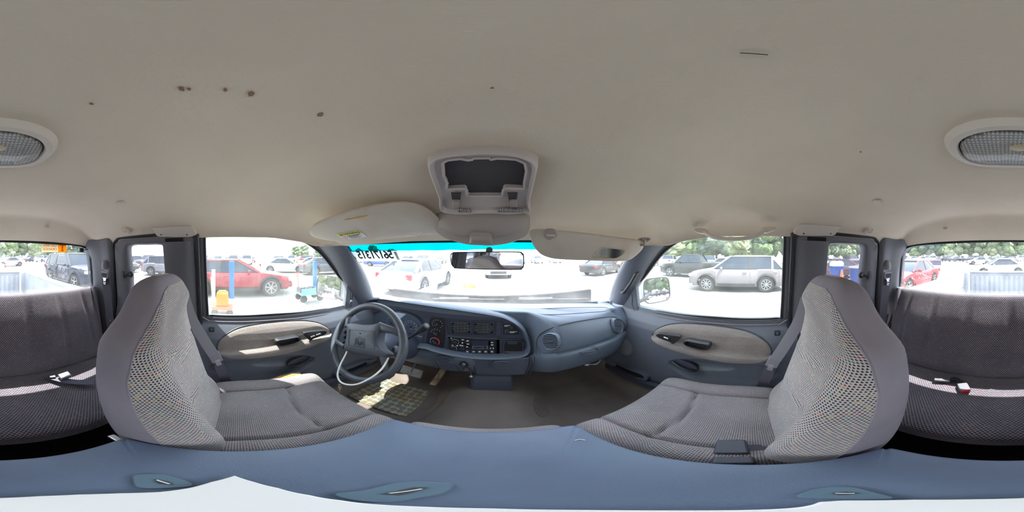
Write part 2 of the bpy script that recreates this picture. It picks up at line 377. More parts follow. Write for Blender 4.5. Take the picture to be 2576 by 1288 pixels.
for u, v_, s, lb in ((321, 583, -1, 'round beige coat hook above the rear door behind the driver'), (2180, 585, 1, 'round beige coat hook above the rear door behind the passenger')):
    p = on_liner(u, v_, .975); p.x -= s*.008; t = thing('coat_hook', p, lb, 'coat hook')
    q = G(); q.lathe([(.015, .01), (.015, -.002), (.012, -.005), (.0005, -.006)], p, (s*.9, 0, .5), 20); q.build('base', M['beige'], t)
    q = G(); q.tube(cr([p+V((-s*.005, 0, 0)), p+V((-s*.018, -.004, -.004)), p+V((-s*.024, -.01, .006)), p+V((-s*.018, -.014, .014))], 5, False), [.0045]*16, 8); q.build('hook', M['beige'], t)
# ---- dome lamp
t = thing('dome_lamp', (0.01, -.25, .205), 'oval beige dome lamp with ribbed clear lens behind the front seats', 'ceiling lamp')
def oval(a, b, z, n=48, e=2.6, c=(0.008, -.25)):
    return [V((c[0]+a*math.copysign(abs(cos(2*pi*k/n))**(2/e), cos(2*pi*k/n)), c[1]+b*math.copysign(abs(sin(2*pi*k/n))**(2/e), sin(2*pi*k/n)), z)) for k in range(n)]
q = G(); q.loft([oval(.104, .073, .207), oval(.103, .072, .198), oval(.096, .065, .190), oval(.086, .056, .189), oval(.083, .053, .194)], cu=True); q.build('bezel', M['beige'], t)
lens = mat('ribbed_lens', (196, 194, 184), .2, spec=.8, coat=.5)
n_ = lens.node_tree.nodes; wv = nd(lens, 'ShaderNodeTexWave'); wv.inputs['Scale'].default_value = 55; wv2 = nd(lens, 'ShaderNodeTexWave'); wv2.bands_direction = 'Y'; wv2.inputs['Scale'].default_value = 55
tcn = nd(lens, 'ShaderNodeTexCoord'); L = lens.node_tree.links
for x in (wv, wv2): L.new(tcn.outputs['Object'], x.inputs['Vector'])
bp = nd(lens, 'ShaderNodeBump'); bp.inputs['Strength'].default_value = .8; bp.inputs['Distance'].default_value = .003
L.new(math_(lens, 'ADD', wv.outputs['Fac'], wv2.outputs['Fac']), bp.inputs['Height']); L.new(bp.outputs[0], n_['Principled BSDF'].inputs['Normal'])
mrr = nd(lens, 'ShaderNodeMapRange'); L.new(math_(lens, 'MULTIPLY', wv.outputs['Fac'], wv2.outputs['Fac']), mrr.inputs[0]); mrr.inputs[3].default_value = .25; mrr.inputs[4].default_value = .62
cbn = nd(lens, 'ShaderNodeCombineXYZ')
for i_ in range(3): L.new(math_(lens, 'MULTIPLY', mrr.outputs[0], (1, .98, .92)[i_]), cbn.inputs[i_])
L.new(cbn.outputs[0], n_['Principled BSDF'].inputs['Base Color'])
q = G(); q.loft([oval(.082, .052, .196), oval(.079, .049, .188), oval(.05, .03, .184), oval(.004, .003, .183)], cu=True, cap=True); q.build('lens', lens, t)
q = G(); q.ball((.0, -.235, .1855), .012, 12, sc=(1.6, 1, .3)); q.build('bulb', mat('bulb_stain', (176, 160, 130), .4), t)

# ---- floor: footwells, tunnel, toe board
def floor_z(x, y):
    tun = math.exp(-(abs(x)/.23)**3.2)*.155*(1-.9*sm(-y, .3, .5)); z = -.935+tun
    z += sm(y, .84, 1.08)*(.42-tun*.6); z += sm(abs(x), .62, .70)*.06
    return z
g = G(); g.loft([[(x, y, floor_z(x, y)+.003*noise.noise(V((x*9, y*9, 0)))) for x in [-.80+i*1.6/80 for i in range(81)]] for y in [-.2+i*1.36/70 for i in range(71)]])
tag(g.build('floor', M['carpet']), 'worn grey brown carpet of the front footwells', 'carpet', kind='structure')
g = G(); g.box((0, -.56, -.93), (1.6, .76, .02)); tag(g.build('floor', M['soft']), 'floor under the rear bench, coloured black for the deep shade there', 'floor', kind='structure')  # black base colour stands in for the deep shade below the bench
flo = bpy.data.objects['floor']
for pts, c in ((((1346, 1000), (1358, 985), (1372, 1000), (1380, 1020), (1376, 1042), (1358, 1050), (1345, 1030)), (84, 74, 71)), (((1105, 985), (1128, 972), (1132, 985), (1118, 1005), (1085, 1035), (1062, 1044), (1070, 1030), (1098, 1005)), (100, 84, 74))):
    P = cr([az_(u, v_, -.84) for u, v_ in pts], 4); c0 = sum(P, V())/len(P)
    rows = [[V((c0.x+(p.x-c0.x)*k, c0.y+(p.y-c0.y)*k, 0)) for p in P] for k in (1, .8, .5, .2, .02)]
    for r in rows:
        for p in r:
            p.z = floor_z(p.x, p.y)+.004
    q = G(); q.loft(rows, cu=True, cap=False); q.build('stain', mat('carpet_stain_%d' % c[0], c, .98, vary=((96, 86, 82), 14, .4, .7)), flo)
# ---- firewall
g = G(); g.box((0, 1.16, -.62), (1.6, .03, .66)); tag(g.build('wall_front', M['soft']), 'black firewall padding above the footwells', 'wall', kind='structure')

# ---- doors, built for the driver's side and mirrored for the other
WIN = outl([(517, 617), (520, 600), (537, 594), (600, 593), (668, 595), (723, 600), (761, 608), (790, 625), (817, 651), (854, 699), (872, 718), (869, 748), (867, 770),
            (817, 777), (761, 785), (686, 790), (612, 794), (532, 792), (524, 785)], lambda u, v_: side(u, v_, -1))
def offs(poly, d):
    """grow an outline lying on the side plane (in y and z)"""
    n = len(poly); out = []
    for i in range(n):
        a, b = poly[i-1], poly[(i+1) % n]; t = V((0, b.y-a.y, b.z-a.z)).normalized(); nn = V((0, t.z, -t.y))
        p = poly[i]+nn*d; p.x = -XS(p.z); out.append(p)
    return out
def orient(poly):
    a = sum(poly[i-1].y*poly[i].z-poly[i].y*poly[i-1].z for i in range(len(poly))); return poly if a > 0 else poly[::-1]
def shx(poly, dx): return [V((p.x+dx, p.y, p.z)) for p in poly]
WINR = orient(resample(cr(WIN, 4), 120))
def panel_x(y, z):
    x = interp(z, [(-.88, .725), (-.80, .712), (-.66, .700), (-.58, .694), (-.47, .690), (-.405, .694), (-.37, .706), (-.345, .722), (-.325, .737), (-.30, .743)])
    # storage recess with a raised lower shelf
    e = ((y-.12)/.25)**2+((z+.60)/.085)**2
    x += .022*max(0, 1-e)**.5 if e < 1 else 0
    x -= .030*math.exp(-((z+.70)/.035)**2)*sm(y, -.2, .0)*(1-sm(y, .18, .42))
    e2 = ((y-.20)/.135)**2+((z+.575)/.032)**2
    x += .018*max(0, 1-e2)**.5 if e2 < 1 else 0
    e3 = ((y-.70)/.13)**2+((z+.60)/.2)**2
    return x
LBL = {-1: ("driver's door inner panel with torn armrest light and window switches", 'door behind the steering wheel'), 1: ("passenger door inner panel beside the glovebox", '')}
def P3(u, v_, X=.690): return ax_(u, v_, -X)
def door(s):
    mir = (lambda q: q.mirror() if s > 0 else q)
    n = 1 if s < 0 else 2
    D = thing('door_%d' % n, (s*.74, .25, -.9), ("driver's side front door with cloth armrest panel and frameless clear window" if s < 0 else 'passenger side front door with cloth armrest panel and speaker grille'), 'door', kind='structure')
    # inner panel
    q = G(); ysn = [-.205+i*(.80+.205)/150 for i in range(151)]; zsn = [-.88+i*(.58)/110 for i in range(111)]
    q.loft([[V((-panel_x(y, z)+(.03*sm(y, .66, .80)), y, z)) for y in ysn] for z in zsn]+[[V((-.775, y, -.298)) for y in ysn]])
    mir(q).build('inner_panel', M['door'], D, ang=60)
    # window frame
    q = G(); W = WINR; q.loft([shx(offs(W, .034), -.02), shx(offs(W, .034), .004), shx(offs(W, .024), .010), shx(offs(W, .012), .008), shx(offs(W, .010), .002), shx(offs(W, -.001), 0), shx(offs(W, -.001), -.012)], cu=True,
                       mf=lambda i, k: 1 if i < 3 else 0)
    fr = mir(q).build('window_frame', [M['rubber'], M['trim']], D, ang=50)
    q = G(); F = offs(W, .030)
    k0 = min(range(len(F)), key=lambda i: (F[i]-V((-.74, -.17, -.33))).length)
    q.tube([p+V((.014, 0, 0)) for p in F], .0035, 6, closed=True); mir(q).build('weatherstrip', M['seal'], D)
    q = G(); q.prism(W, (-.004, 0, 0)); mir(q).build('window_pane', glass('side_glass_%d' % n, (.97, 1, .985), dust=.05, gloss=.05, low=(-.33+.9, .12, .06)), D, smooth=False)
    # corner sail panel of the outside mirror, its adjuster
    q = G(); sp_ = outl([(874, 716), (871, 752), (868, 778), (900, 776), (908, 755), (890, 722), (880, 708)], lambda u, v_: side(u, v_, -1, .012)); q.prism(sp_, (-.03, 0, 0)); mir(q).build('mirror_sail', M['door'], D, bevel=.004)
    if s < 0:
        q = G(); a = side(880, 765, -1, .02); b = side(884, 758, -1, .045); q.tube([a, a.lerp(b, .5), b], [.004, .005, .007], 10); q.ball(b, .0085, 12)
        q.tube([side(884, 772, -1, .016), side(888, 745, -1, .016), side(892, 735, -1, .016)], .004, 8); q.build('mirror_lever', M['trim'], D)
    # armrest insert (cloth) traced at its own depth
    lo = [(546, 880), (560, 892), (585, 899), (620, 900), (660, 897), (700, 890), (740, 881), (775, 871), (805, 860), (825, 848), (833, 836)]
    up = [(546, 880), (550, 860), (570, 843), (600, 831), (640, 824), (690, 818), (735, 814), (775, 812), (805, 815), (824, 824), (833, 836)]
    lo = resample(cr([P3(*p) for p in lo], 6, False), 90, False); up = resample(cr([P3(*p) for p in up], 6, False), 90, False)
    ot = [(0, -.012), (.02, .004), (.06, .020), (.13, .032), (.22, .036), (.31, .033), (.335, .026), (.37, .006), (.42, .002), (.60, .002), (.86, .006), (.95, .002), (1, -.010)]
    q = G(); rows = []
    for j in range(61):
        b = j/60; row = []
        for i in range(90):
            p = lo[i].lerp(up[i], b); e = max(0, 1-abs(2*i/89-1)**6)**.5; o_ = interp(b, ot)
            o_ = o_*e if o_ > 0 else o_; row.append(V((-panel_x(p.y, p.z)+.006+o_-(1-e)*.012, p.y, p.z)))
        rows.append(row)
    q.loft(rows); mir(q).build('armrest', M['fabd'], D, ang=80)
    q = G(); ring = [r[0] for r in rows]; bd = lo+up[::-1][1:-1]
    q.tube([V((-panel_x(p.y, p.z)+.001, p.y, p.z)) for p in resample(bd, 120)], .0032, 6, closed=True); mir(q).build('armrest_seam', M['doordark'], D)
    # pull cup and window switches
    X0 = .655
    cup = cr([P3(u, v_, X0) for u, v_ in ((692, 862), (697, 856), (720, 852), (748, 847), (756, 851), (753, 858), (730, 866), (700, 871))], 4)
    q = G(); c_ = sum(cup, V())/len(cup); q.loft([[p+V((-.03, 0, 0)) for p in cup], cup, [c_+(p-c_)*.88+V((.004, 0, 0)) for p in cup], [c_+(p-c_)*.84 for p in cup], [c_+(p-c_)*.8+V((-.02, 0, 0)) for p in cup]], cu=True, cap=True)
    mir(q).build('pull_cup', M['black'], D)
    sw = [P3(u, v_, X0-.004) for u, v_ in ((764, 841), (775, 836), (812, 832), (823, 836), (815, 843), (790, 852), (780, 857))]
    q = G(); q.prism(cr(sw, 3), (-.02, 0, 0)); swp = mir(q).build('switch_plate', M['black'], D, bevel=.002)
    for (u, v_) in ((786, 846), (800, 841)) if s < 0 else ((797, 842),):
        q = G(); q.bar(P3(u-5, v_+2, X0-.012), P3(u+6, v_-2, X0-.012), .010, .008); mir(q).build('window_switch', M['chrome'], swp, bevel=.002)
    # inside door release
    q = G(); a, b = P3(730, 922, .688), P3(783, 901, .688)
    q.tube(cr([a, a.lerp(b, .2)+V((.012, 0, 0)), a.lerp(b, .6)+V((.014, 0, 0)), b], 5, False), .0085, 10, flat=.6); mir(q).build('release_handle', M['black'], D)
    q = G(); q.prism(cr([P3(u, v_, .694) for u, v_ in ((724, 918), (740, 906), (786, 890), (792, 900), (786, 908), (735, 926))], 4), (-.02, 0, 0)); mir(q).build('handle_recess', M['doordark'], D, bevel=.003)
    # lock slider
    q = G(); q.box((-.716, -.118, -.365), (.02, .026, .034)); lk = mir(q).build('lock_slider', M['black'], D, bevel=.003)
    q = G(); q.box((-.704, -.118, -.358), (.012, .012, .010)); mir(q).build('lock_knob', M['doordark'], lk, bevel=.002)
    # speaker grille
    c = V((-.6925, .655, -.58)); 
    q = G(); q.lathe([(.072, -.004), (.072, .002), (.066, .004), (.0005, .004)], c, (1, 0, 0), 40); spk = mir(q).build('speaker_grille', M['door'], D)
    q = G()
    for k in range(-9, 10):
        h = k*.0066; hw = sqrt(max(0, .064**2-h*h))
        if hw > .01: q.bar(c+V((.0045, -hw, h)), c+V((.0045, hw, h)), .0026, .0026, up=(1, 0, 0))
    mir(q).build('grille_slats', mat('slat_gap', (126, 130, 134), .6) if s < 0 else bpy.data.materials['slat_gap'], spk)
    # map pocket low at the front
    slot = cr([V((-.690, y, z)) for y, z in ((.60, -.752), (.53, -.748), (.50, -.765), (.52, -.795), (.62, -.808), (.76, -.80), (.80, -.775), (.74, -.757))], 5)
    c_ = sum(slot, V())/len(slot); q = G()
    q.loft([[c_+(p-c_)*1.16+V((-.02, 0, 0)) for p in slot], [c_+(p-c_)*1.14+V((.008, 0, 0)) for p in slot], [c_+(p-c_)*1.0+V((.010, 0, 0)) for p in slot], [c_+(p-c_)*.97+V((-.012, 0, 0)) for p in slot]], cu=True, cap=True)
    pk = mir(q).build('map_pocket', M['door'], D)
    q = G(); q.prism([c_+(p-c_)*.97+V((-.009, 0, 0)) for p in slot], (.002, 0, 0)); mir(q).build('pocket_opening', M['soft'], pk)
    # lower shadow moulding
    q = G(); q.loft([[V((-.70+.028*k_, y, -.80-.05*j)) for y in ysn[::6]] for j, k_ in ((0, 0), (.1, 1), (.8, 1), (1.2, .2))]); mir(q).build('kick_strip', M['doordark'], D)
    return D
door(-1); door(1)

# ---- rear half-doors with the flip-out quarter windows, and the pillar between
def radial(poly, c, n=96):
    out = []; m = len(poly)
    for k in range(n):
        a = 2*pi*k/n; d = (cos(a), sin(a)); best = None
        for i in range(m):
            p, q = poly[i-1], poly[i]; ex, ey = q[0]-p[0], q[1]-p[1]; det = d[0]*ey-d[1]*ex
            if abs(det) < 1e-12: continue
            wx, wy = p[0]-c[0], p[1]-c[1]; t = (wx*ey-wy*ex)/det; u_ = (wx*d[1]-wy*d[0])/det
            if t > 0 and -1e-6 <= u_ <= 1+1e-6 and (best is None or t > best): best = t
        out.append((c[0]+d[0]*best, c[1]+d[1]*best))
    return out
def yz(poly, off): return [V((-(XS(max(z, -.32))-off), y, z)) for y, z in poly]
def rear_door(s):
    mir = (lambda q: q.mirror() if s > 0 else q); n = 3 if s < 0 else 4
    D = thing('door_%d' % n, (s*.74, -.43, -.9), ('grey rear half-door with small quarter window behind the driver' if s < 0 else 'grey rear half-door with small quarter window behind the passenger'), 'door', kind='structure')
    out = [(-.185, -.90), (-.185, .088), (-.60, .088), (-.640, .06), (-.652, -.05), (-.668, -.25), (-.70, -.42), (-.70, -.90)]
    win = [tuple(p[:2]) for p in cr([(-.345, -.31, 0), (-.342, -.1, 0), (-.340, .035, 0), (-.36, .053, 0), (-.44, .056, 0), (-.52, .056, 0), (-.545, .035, 0), (-.548, -.1, 0), (-.560, -.24, 0), (-.545, -.31, 0), (-.44, -.325, 0)], 5)]
    c = (-.44, -.14); O_ = radial(out, c, 140); W_ = radial(win, c, 140)
    mid = lambda t: [(lerp(a[0], b[0], t), lerp(a[1], b[1], t)) for a, b in zip(O_, W_)]
    q = G(); q.loft([yz(O_, -.01), yz(O_, .016), yz(mid(.06), .028), yz(mid(.5), .030), yz(mid(.80), .028), yz(mid(.93), .018), yz(mid(1), .002), yz(mid(1), -.012)], cu=True)
    mir(q).build('inner_panel', M['trim'], D, ang=60)
    q = G(); q.prism(yz(W_, -.004), (-.004, 0, 0)); mir(q).build('quarter_window', glass('quarter_glass_%d' % n, (.86, .87, .9), dust=.03, gloss=.04), D, smooth=False)
    # wide front upright that carries the belt
    q = G(); q.loft([[V((-(XS(max(z, -.32))-.030-o_), y, z)) for y, o_ in ((-.335, -.004), (-.325, .010), (-.30, .016), (-.26, .018), (-.225, .014), (-.200, .004), (-.186, -.02), (-.184, -.06))] for z in [-.88, -.6, -.4, -.3, -.2, -.1, 0, .03, .052, .060, .062]])
    mir(q).build('pillar_cover', M['trim'], D, ang=70)
    q = G(); q.box((-.658, -.275, .066), (.03, .085, .028)); mir(q).build('latch_opening', M['soft'], D, bevel=.003)
    # rubber seal round the door
    q = G(); F = [(y, z) for y, z in offs2(O_, .012)]; q.tube(yz(F, .020), .009, 8, closed=True); mir(q).build('door_seal', M['rubber'], D)
    # quarter window latch
    L_ = V((-.690, -.590, -.10)); q = G(); q.ball(L_+V((0, .045, -.002)), .017, 14, sc=(.6, 1, 1)); q.tube([L_+V((0, .04, -.002)), L_+V((.012, .015, -.006)), L_+V((.012, 0, -.008))], .006, 8)
    q.tube([L_+V((.012, .012, -.012)), L_+V((.012, .006, -.024))], .005, 8)
    lt = mir(q).build('window_latch', M['black'], D)
    q = G(); q.tube(cr([L_+V((.016, -.002, .014)), L_+V((.020, -.006, 0)), L_+V((.020, -.004, -.018)), L_+V((.016, 0, -.032))], 4, False), .009, 10, flat=.6); mir(q).build('latch_handle', M['trim'], lt)
    return D
def offs2(poly, d):
    n = len(poly); out = []
    for i in range(n):
        a, b = poly[i-1], poly[(i+1) % n]; tx, ty = b[0]-a[0], b[1]-a[1]; l = hypot(tx, ty) or 1; out.append((poly[i][0]+ty/l*d, poly[i][1]-tx/l*d))
    return out
rear_door(-1); rear_door(1)

# ---- door-latch covers under the headliner edge
for s in (-1, 1):
    mir = (lambda q: q.mirror() if s > 0 else q)
    T = thing('latch_cover', (s*.64, -.29, .09), 'beige screwed cover plate above the rear door post, %s side' % ("driver's" if s < 0 else "passenger's"), 'cover plate')
    PP, PN = plane3(V((-.655, 0, .074)), V((-.655, -.3, .074)), V((-.618, 0, .118)))
    pts = cr([ap_(u, v_, PP, PN) for u, v_ in ((379, 573), (384, 577), (392, 590), (400, 595), (440, 597), (480, 596), (486, 593), (494, 590), (484, 574), (474, 569), (440, 570), (400, 573))], 3)
    q = G(); q.prism(pts, (-.012, 0, .010)); mir(q).build('plate', M['beige'], T, bevel=.004, seg=3)
    for u in (405, 470):
        p = ap_(u, 590, PP, PN); q = G(); q.lathe([(.004, 0), (.0035, .0015), (.0005, .001)], p, (1, 0, 0), 12); mir(q).build('screw', M['pit'], T)

# ---- rear pillars with the belt outlets
for s in (-1, 1):
    mir = (lambda q: q.mirror() if s > 0 else q); n = 1 if s < 0 else 2
    q = G(); rows = []
    for z in [-.90, -.6, -.42, -.34, -.28, -.2, -.1, -.02, .03, .055, .075, .10]:
        xg = interp(z, [(-.4, .70), (-.27, .688), (-.1, .676), (0, .664), (.04, .640), (.06, .62), (.1, .60)]); xs = XS(max(z, -.32))
        b_ = .018*math.exp(-((z+.13)/.09)**2)
        ys_ = -.668-.05*sm(-z, .05, .42)
        rows.append([V((-xs+.01, ys_+.012, z)), V((-xs+.036, ys_-.004, z)), V((-xs+.040, ys_-.03, z)), V((-xs+.036-b_, -.745, z)), V((-xs+.042-b_, -.785, z)), V((-lerp(xs, xg, .6)+.02, -.83, z)), V((-xg, -.862, z)), V((-xg, -.89, z))])
    rows = [cr(r, 4, False) for r in rows]
    q.loft(rows); T = tag(mir(q).build('trim_%d' % n, M['trim'], ang=80), 'dark grey plastic pillar trim beside the rear window, %s side' % ("driver's" if s < 0 else "passenger's"), 'pillar trim', kind='structure')
# ---- rear window and the wall round it
RW = [tuple(p[:2]) for p in cr([(-.690, -.30, 0), (-.682, -.2, 0), (-.674, -.1, 0), (-.662, .0, 0), (-.640, .045, 0), (-.59, .063, 0), (-.45, .072, 0), (0, .078, 0), (.45, .072, 0), (.59, .063, 0), (.640, .045, 0), (.662, 0, 0), (.674, -.1, 0), (.682, -.2, 0), (.690, -.30, 0), (0, -.30, 0)], 6)]
c = (0, -.1); W_ = radial(RW, c, 160); O_ = radial([(-.84, -.95), (.84, -.95), (.84, .24), (-.84, .24)], c, 160)
xz = lambda poly, y: [V((a, y, b)) for a, b in poly]
q = G(); q.loft([xz(O_, -.90), xz([(lerp(a[0], b[0], .98), lerp(a[1], b[1], .98)) for a, b in zip(O_, W_)], -.885), xz(W_, -.885), xz(W_, -.91)], cu=True)
tag(q.build('wall_rear', M['trim'], ang=50), 'dark grey rear wall of the cab around the rear window', 'wall', kind='structure')
q = G(); q.tube(xz(offs2(W_, .002), -.872), .007, 8, closed=True); wg = thing('window_2', (0, -.88, -.3), 'rear window of the cab with grime along its lower edge and a sign sticker', 'window', kind='structure')
q.build('window_seal', M['rubber'], wg)
q = G(); q.prism(xz(W_, -.889), (0, -.004, 0)); q.build('window_pane', glass('rear_glass', (.97, .99, 1), dust=.03, gloss=.03, low=(.04, .07, .42)), wg, smooth=False)
# sensor box held by a short arm at the window edge
p = ay_(205, 629, -.86); t = thing('sensor_box', p, 'small black box on a thin arm at the top corner of the rear window', 'box')
q = G(); q.box(p, (.028, .014, .026)); q.build('housing', M['black'], t, bevel=.003)
q = G(); q.tube([p+V((-.012, 0, 0)), ay_(222, 627, -.862)], .0025, 8); q.build('arm', M['black'], t)
def film_mat(name, c):
    m = bpy.data.materials.new(name); m.use_nodes = True; n = m.node_tree.nodes; n.remove(n['Principled BSDF']); tr = nd(m, 'ShaderNodeBsdfTranslucent'); tr.inputs[0].default_value = (*c, 1)
    m.node_tree.links.new(tr.outputs[0], n['Material Output'].inputs[0]); return m
# sticker on the rear window: read from outside, so mirrored from in here
A, B, C_ = ay_(104, 634, -.884), ay_(167, 634, -.884), ay_(104, 611, -.884)
t = thing('window_sticker', A.lerp(B, .5), 'orange and cream team sticker on the rear window, lettering reversed', 'sticker')
q = G(); x0, x1, x2 = A.x, lerp(A.x, B.x, .655), B.x; z0, z1 = A.z, A.z+.057
q.prism([V((x0, -.884, z0)), V((x1, -.884, z0)), V((x1, -.884, z1)), V((x0, -.884, z1))], (0, -.0008, 0)); q.build('cream_field', film_mat('sticker_cream', (.66, .58, .42)), t)
q = G(); q.prism([V((x1, -.884, z0)), V((x2, -.884, z0)), V((x2, -.884, z1)), V((x1, -.884, z1))], (0, -.0008, 0)); q.build('orange_field', film_mat('sticker_orange', (.80, .38, .07)), t)
om = bpy.data.materials['sticker_orange']; xm = (x0+x1)/2
text('GO BIG', .026, (xm, -.8835, z0+.041), (1, 0, 0), (0, 0, 1), om, t, ext=.0003)
text('ORANGE', .022, (xm, -.8835, z0+.017), (1, 0, 0), (0, 0, 1), om, t, ext=.0003)
text('T', .060, ((x1+x2)/2, -.8835, z0+.027), (1, 0, 0), (0, 0, 1), bpy.data.materials['sticker_cream'], t, ext=.0003, bold=.003)
for dx in (-.013, .013):
    q = G(); q.box(((x1+x2)/2+dx, -.8832, z0+.044), (.004, .0006, .012)); q.build('letter_serif', bpy.data.materials['sticker_cream'], t)
q = G(); q.box(((x1+x2)/2, -.8832, z0+.0085), (.020, .0006, .004)); q.build('letter_foot', bpy.data.materials['sticker_cream'], t)

# ---- windshield
def ws_bot(x): return V((x, .93-.14*(x/.7)**2+.004, -.272-.022*(x/.7)**2))
def ws_top(x): return V((x, .62-.15*(x/.58)**2, .047))
def ws(a, b):
    """a -1..1 across, b 0 bottom .. 1 top"""
    p = ws_bot(.715*a).lerp(ws_top(.585*a), b); return p+V((0, .02, .012))*sin(pi*b)
t = thing('window_1', (0, .9, -.28), 'windshield with a turquoise tint band and a lot sticker', 'window', kind='structure')
q = G(); q.loft([[ws(i/20, j/12) for i in range(-20, 21)] for j in range(-1, 14)]); q.build('windshield_glass', glass('windshield_glass', (.98, 1, 1), dust=.08, gloss=.05, low=(-.02, .10, .12)), t)
tint = bpy.data.materials.new('tint_band'); tint.use_nodes = True; n_ = tint.node_tree.nodes; n_.remove(n_['Principled BSDF']); tb = nd(tint, 'ShaderNodeBsdfTransparent'); tb.inputs[0].default_value = (.0, .19, .25, 1)
tint.node_tree.links.new(tb.outputs[0], n_['Material Output'].inputs[0])
q = G(); q.loft([[ws(i/20, b-(.008*noise.noise(V((i*.5, 3, 0)))+.008*(i < -2))*(b < .93))+V((0, -.003, 0)) for i in range(-20, 21)] for b in (.925, .96, 1.04)]); q.build('tint_band', tint, t)
q = G(); q.tube([ws(-1, b/10)+V((.004, -.006, 0)) for b in range(0, 11)], .006, 8); q.build('glass_edge', M['rubber'], t)
q = G(); q.tube([ws(1, b/10)+V((-.004, -.006, 0)) for b in range(0, 11)], .006, 8); q.build('glass_edge', M['rubber'], t)
# lot number sticker on the outside of the windshield, lettering reversed
def wsa(u, v_):
    d = ray(u, v_); best = None
    a0, b0 = -.9, .9
    for it in range(60):
        p = ws(a0, b0); lo = atan2(p.x-CX, p.y); la = atan2(p.z, hypot(p.x-CX, p.y)); tl = (u-1242)/KPX; tla = (644-v_)/KPX
        a0 += (tl-lo)*1.0; b0 += (tla-la)*2.2
    return a0, b0
a0, b0 = wsa(890, 652); a1, b1 = wsa(1010, 656); a2, b2 = wsa(1003, 629)
t2 = thing('windshield_sticker', ws(a0, b1), 'translucent lot number sticker in the windshield corner, digits reversed', 'sticker')
pap = bpy.data.materials.new('sticker_film'); pap.use_nodes = True; n_ = pap.node_tree.nodes; pb = n_['Principled BSDF']; tr = nd(pap, 'ShaderNodeBsdfTranslucent'); tr.inputs[0].default_value = (.22, .26, .26, 1)
pap.node_tree.links.new(tr.outputs[0], n_['Material Output'].inputs[0]); n_.remove(pb)
q = G(); q.loft([[ws(lerp(a0, a1, i/12), lerp(b1-.005, b2, j/3))+V((0, .001, 0)) for i in range(13)] for j in range(4)]); film = q.build('film', pap, t2)
P0, P1 = ws(lerp(a0, a1, .02), (b1+b2)/2), ws(lerp(a0, a1, .90), (b1+b2)/2); dirx = (P0-P1).normalized(); up_ = ws(a0, b2)-ws(a0, b1)
inkd = mat('sticker_ink', (30, 44, 48), .7)
for k, ch in enumerate('56171315'):
    f_ = .84-.80*k/8.6; p = ws(lerp(a0, a1, f_), lerp(b1, b2, .56))+V((0, -.003, 0)); pn = ws(lerp(a0, a1, f_-.05), lerp(b1, b2, .56))
    text(ch, .080, p, pn-p+V((0, -.003, 0)), up_, inkd, t2, 'digit', squash=.62, bold=.0022)
p = ws(lerp(a0, a1, .055), lerp(b1, b2, .3))+V((0, -.003, 0)); text('B', .028, p, dirx, up_, inkd, t2, 'letter')
for k in range(7):
    f_ = .93+.008*k; q = G(); q.bar(ws(lerp(a0, a1, f_), lerp(b1, b2, .1))+V((0, -.002, 0)), ws(lerp(a0, a1, f_), lerp(b1, b2, .85))+V((0, -.002, 0)), .0018 if k % 2 else .0010, .0004); q.build('bar_line', inkd, t2)

# ---- windshield pillars
for s in (-1, 1):
    mir = (lambda q: q.mirror() if s > 0 else q); n = 3 if s < 0 else 4
    q = G(); rows = []
    out_px = [(797, 617), (815, 636), (838, 665), (858, 697), (874, 722), (888, 745), (902, 765)]
    outp = resample(cr([side(u, v_, -1, .006) for u, v_ in out_px], 5, False), 17, False)
    for k in range(17):
        b = 1.0-k/16; i_ = ws(-1.0, b*1.0)+V((.012, -.006, 0)); o_ = outp[k]; md = i_.lerp(o_, .5); inw = V((.75, -.55, 0)).normalized()
        rows.append(cr([i_+V((-.01, .03, .0)), i_, i_.lerp(o_, .22)+inw*.014, md+inw*.020, i_.lerp(o_, .78)+inw*.013, o_, o_+V((-.03, 0, 0))], 3, False))
    q.loft(rows); T = tag(mir(q).build('trim_%d' % n, M['door'], ang=80), 'slanted windshield pillar trim, %s side' % ("driver's" if s < 0 else "passenger's, carrying a grab handle"), 'pillar trim', kind='structure')
    if s > 0:
        hs = [ax_(u, v_, x) for u, v_, x in ((1604, 688, .655), (1600, 692, .64), (1590, 710, .648), (1578, 726, .66), (1571, 734, .668), (1567, 732, .69))]
        q = G(); q.tube([p+V((-.012, -.006, 0)) for p in cr(hs, 5, False)], .014, 10, flat=.7); hh = q.build('grab_handle', M['rubber'], loc=hs[3]); tag(hh, 'dark grey grab handle on the passenger windshield pillar', 'handle')
# ================================================================ dashboard
ZTOP = [(-.72, -.300), (-.64, -.270), (-.5, -.254), (-.12, -.254), (.1, -.272), (.3, -.287), (.7, -.318)]
def dash_col(x):
    zt = interp(x, ZTOP); b = ws_bot(x); k = sm(x, .165, .285)
    cen = [(b.y+.04, b.z-.04), (b.y-.004, b.z-.003), (.842, lerp(b.z, zt, .7)), (.785, zt), (.762, zt-.003), (.768, zt-.03), (.782, -.40), (.782, -.525), (.752, -.540), (.738, -.560), (.740, -.60), (.752, -.645), (.77, -.668), (.84, -.675), (1.02, -.62)]
    pas = [(b.y+.04, b.z-.04), (b.y-.004, b.z-.003), (.80, lerp(b.z, zt, .8)), (.70, zt), (.655, zt-.006), (.626, zt-.030), (.604, -.385), (.606, -.440), (.622, -.452), (.602, -.464), (.605, -.50), (.625, -.560), (.652, -.605), (.72, -.618), (1.02, -.60)]
    e = .035*sm(x, .55, .72)+.05*sm(-x, .62, .74)*(x < 0)
    out = []
    for i, ((a, c), (d, f)) in enumerate(zip(cen, pas)):
        y, z = lerp(a, d, k), lerp(c, f, k)
        if i >= 3: y += e
        out.append(V((x, y, z)))
    return cr(out, 3, False)
D = thing('dashboard', (0, .80, -.66), 'slate blue plastic dashboard with dark instrument and radio bezel', 'dashboard')
q = G(); xs_ = [-.70+i*1.40/110 for i in range(111)]
q.loft([dash_col(x) for x in xs_], m=0); cap0 = dash_col(-.70); cap1 = dash_col(.70)
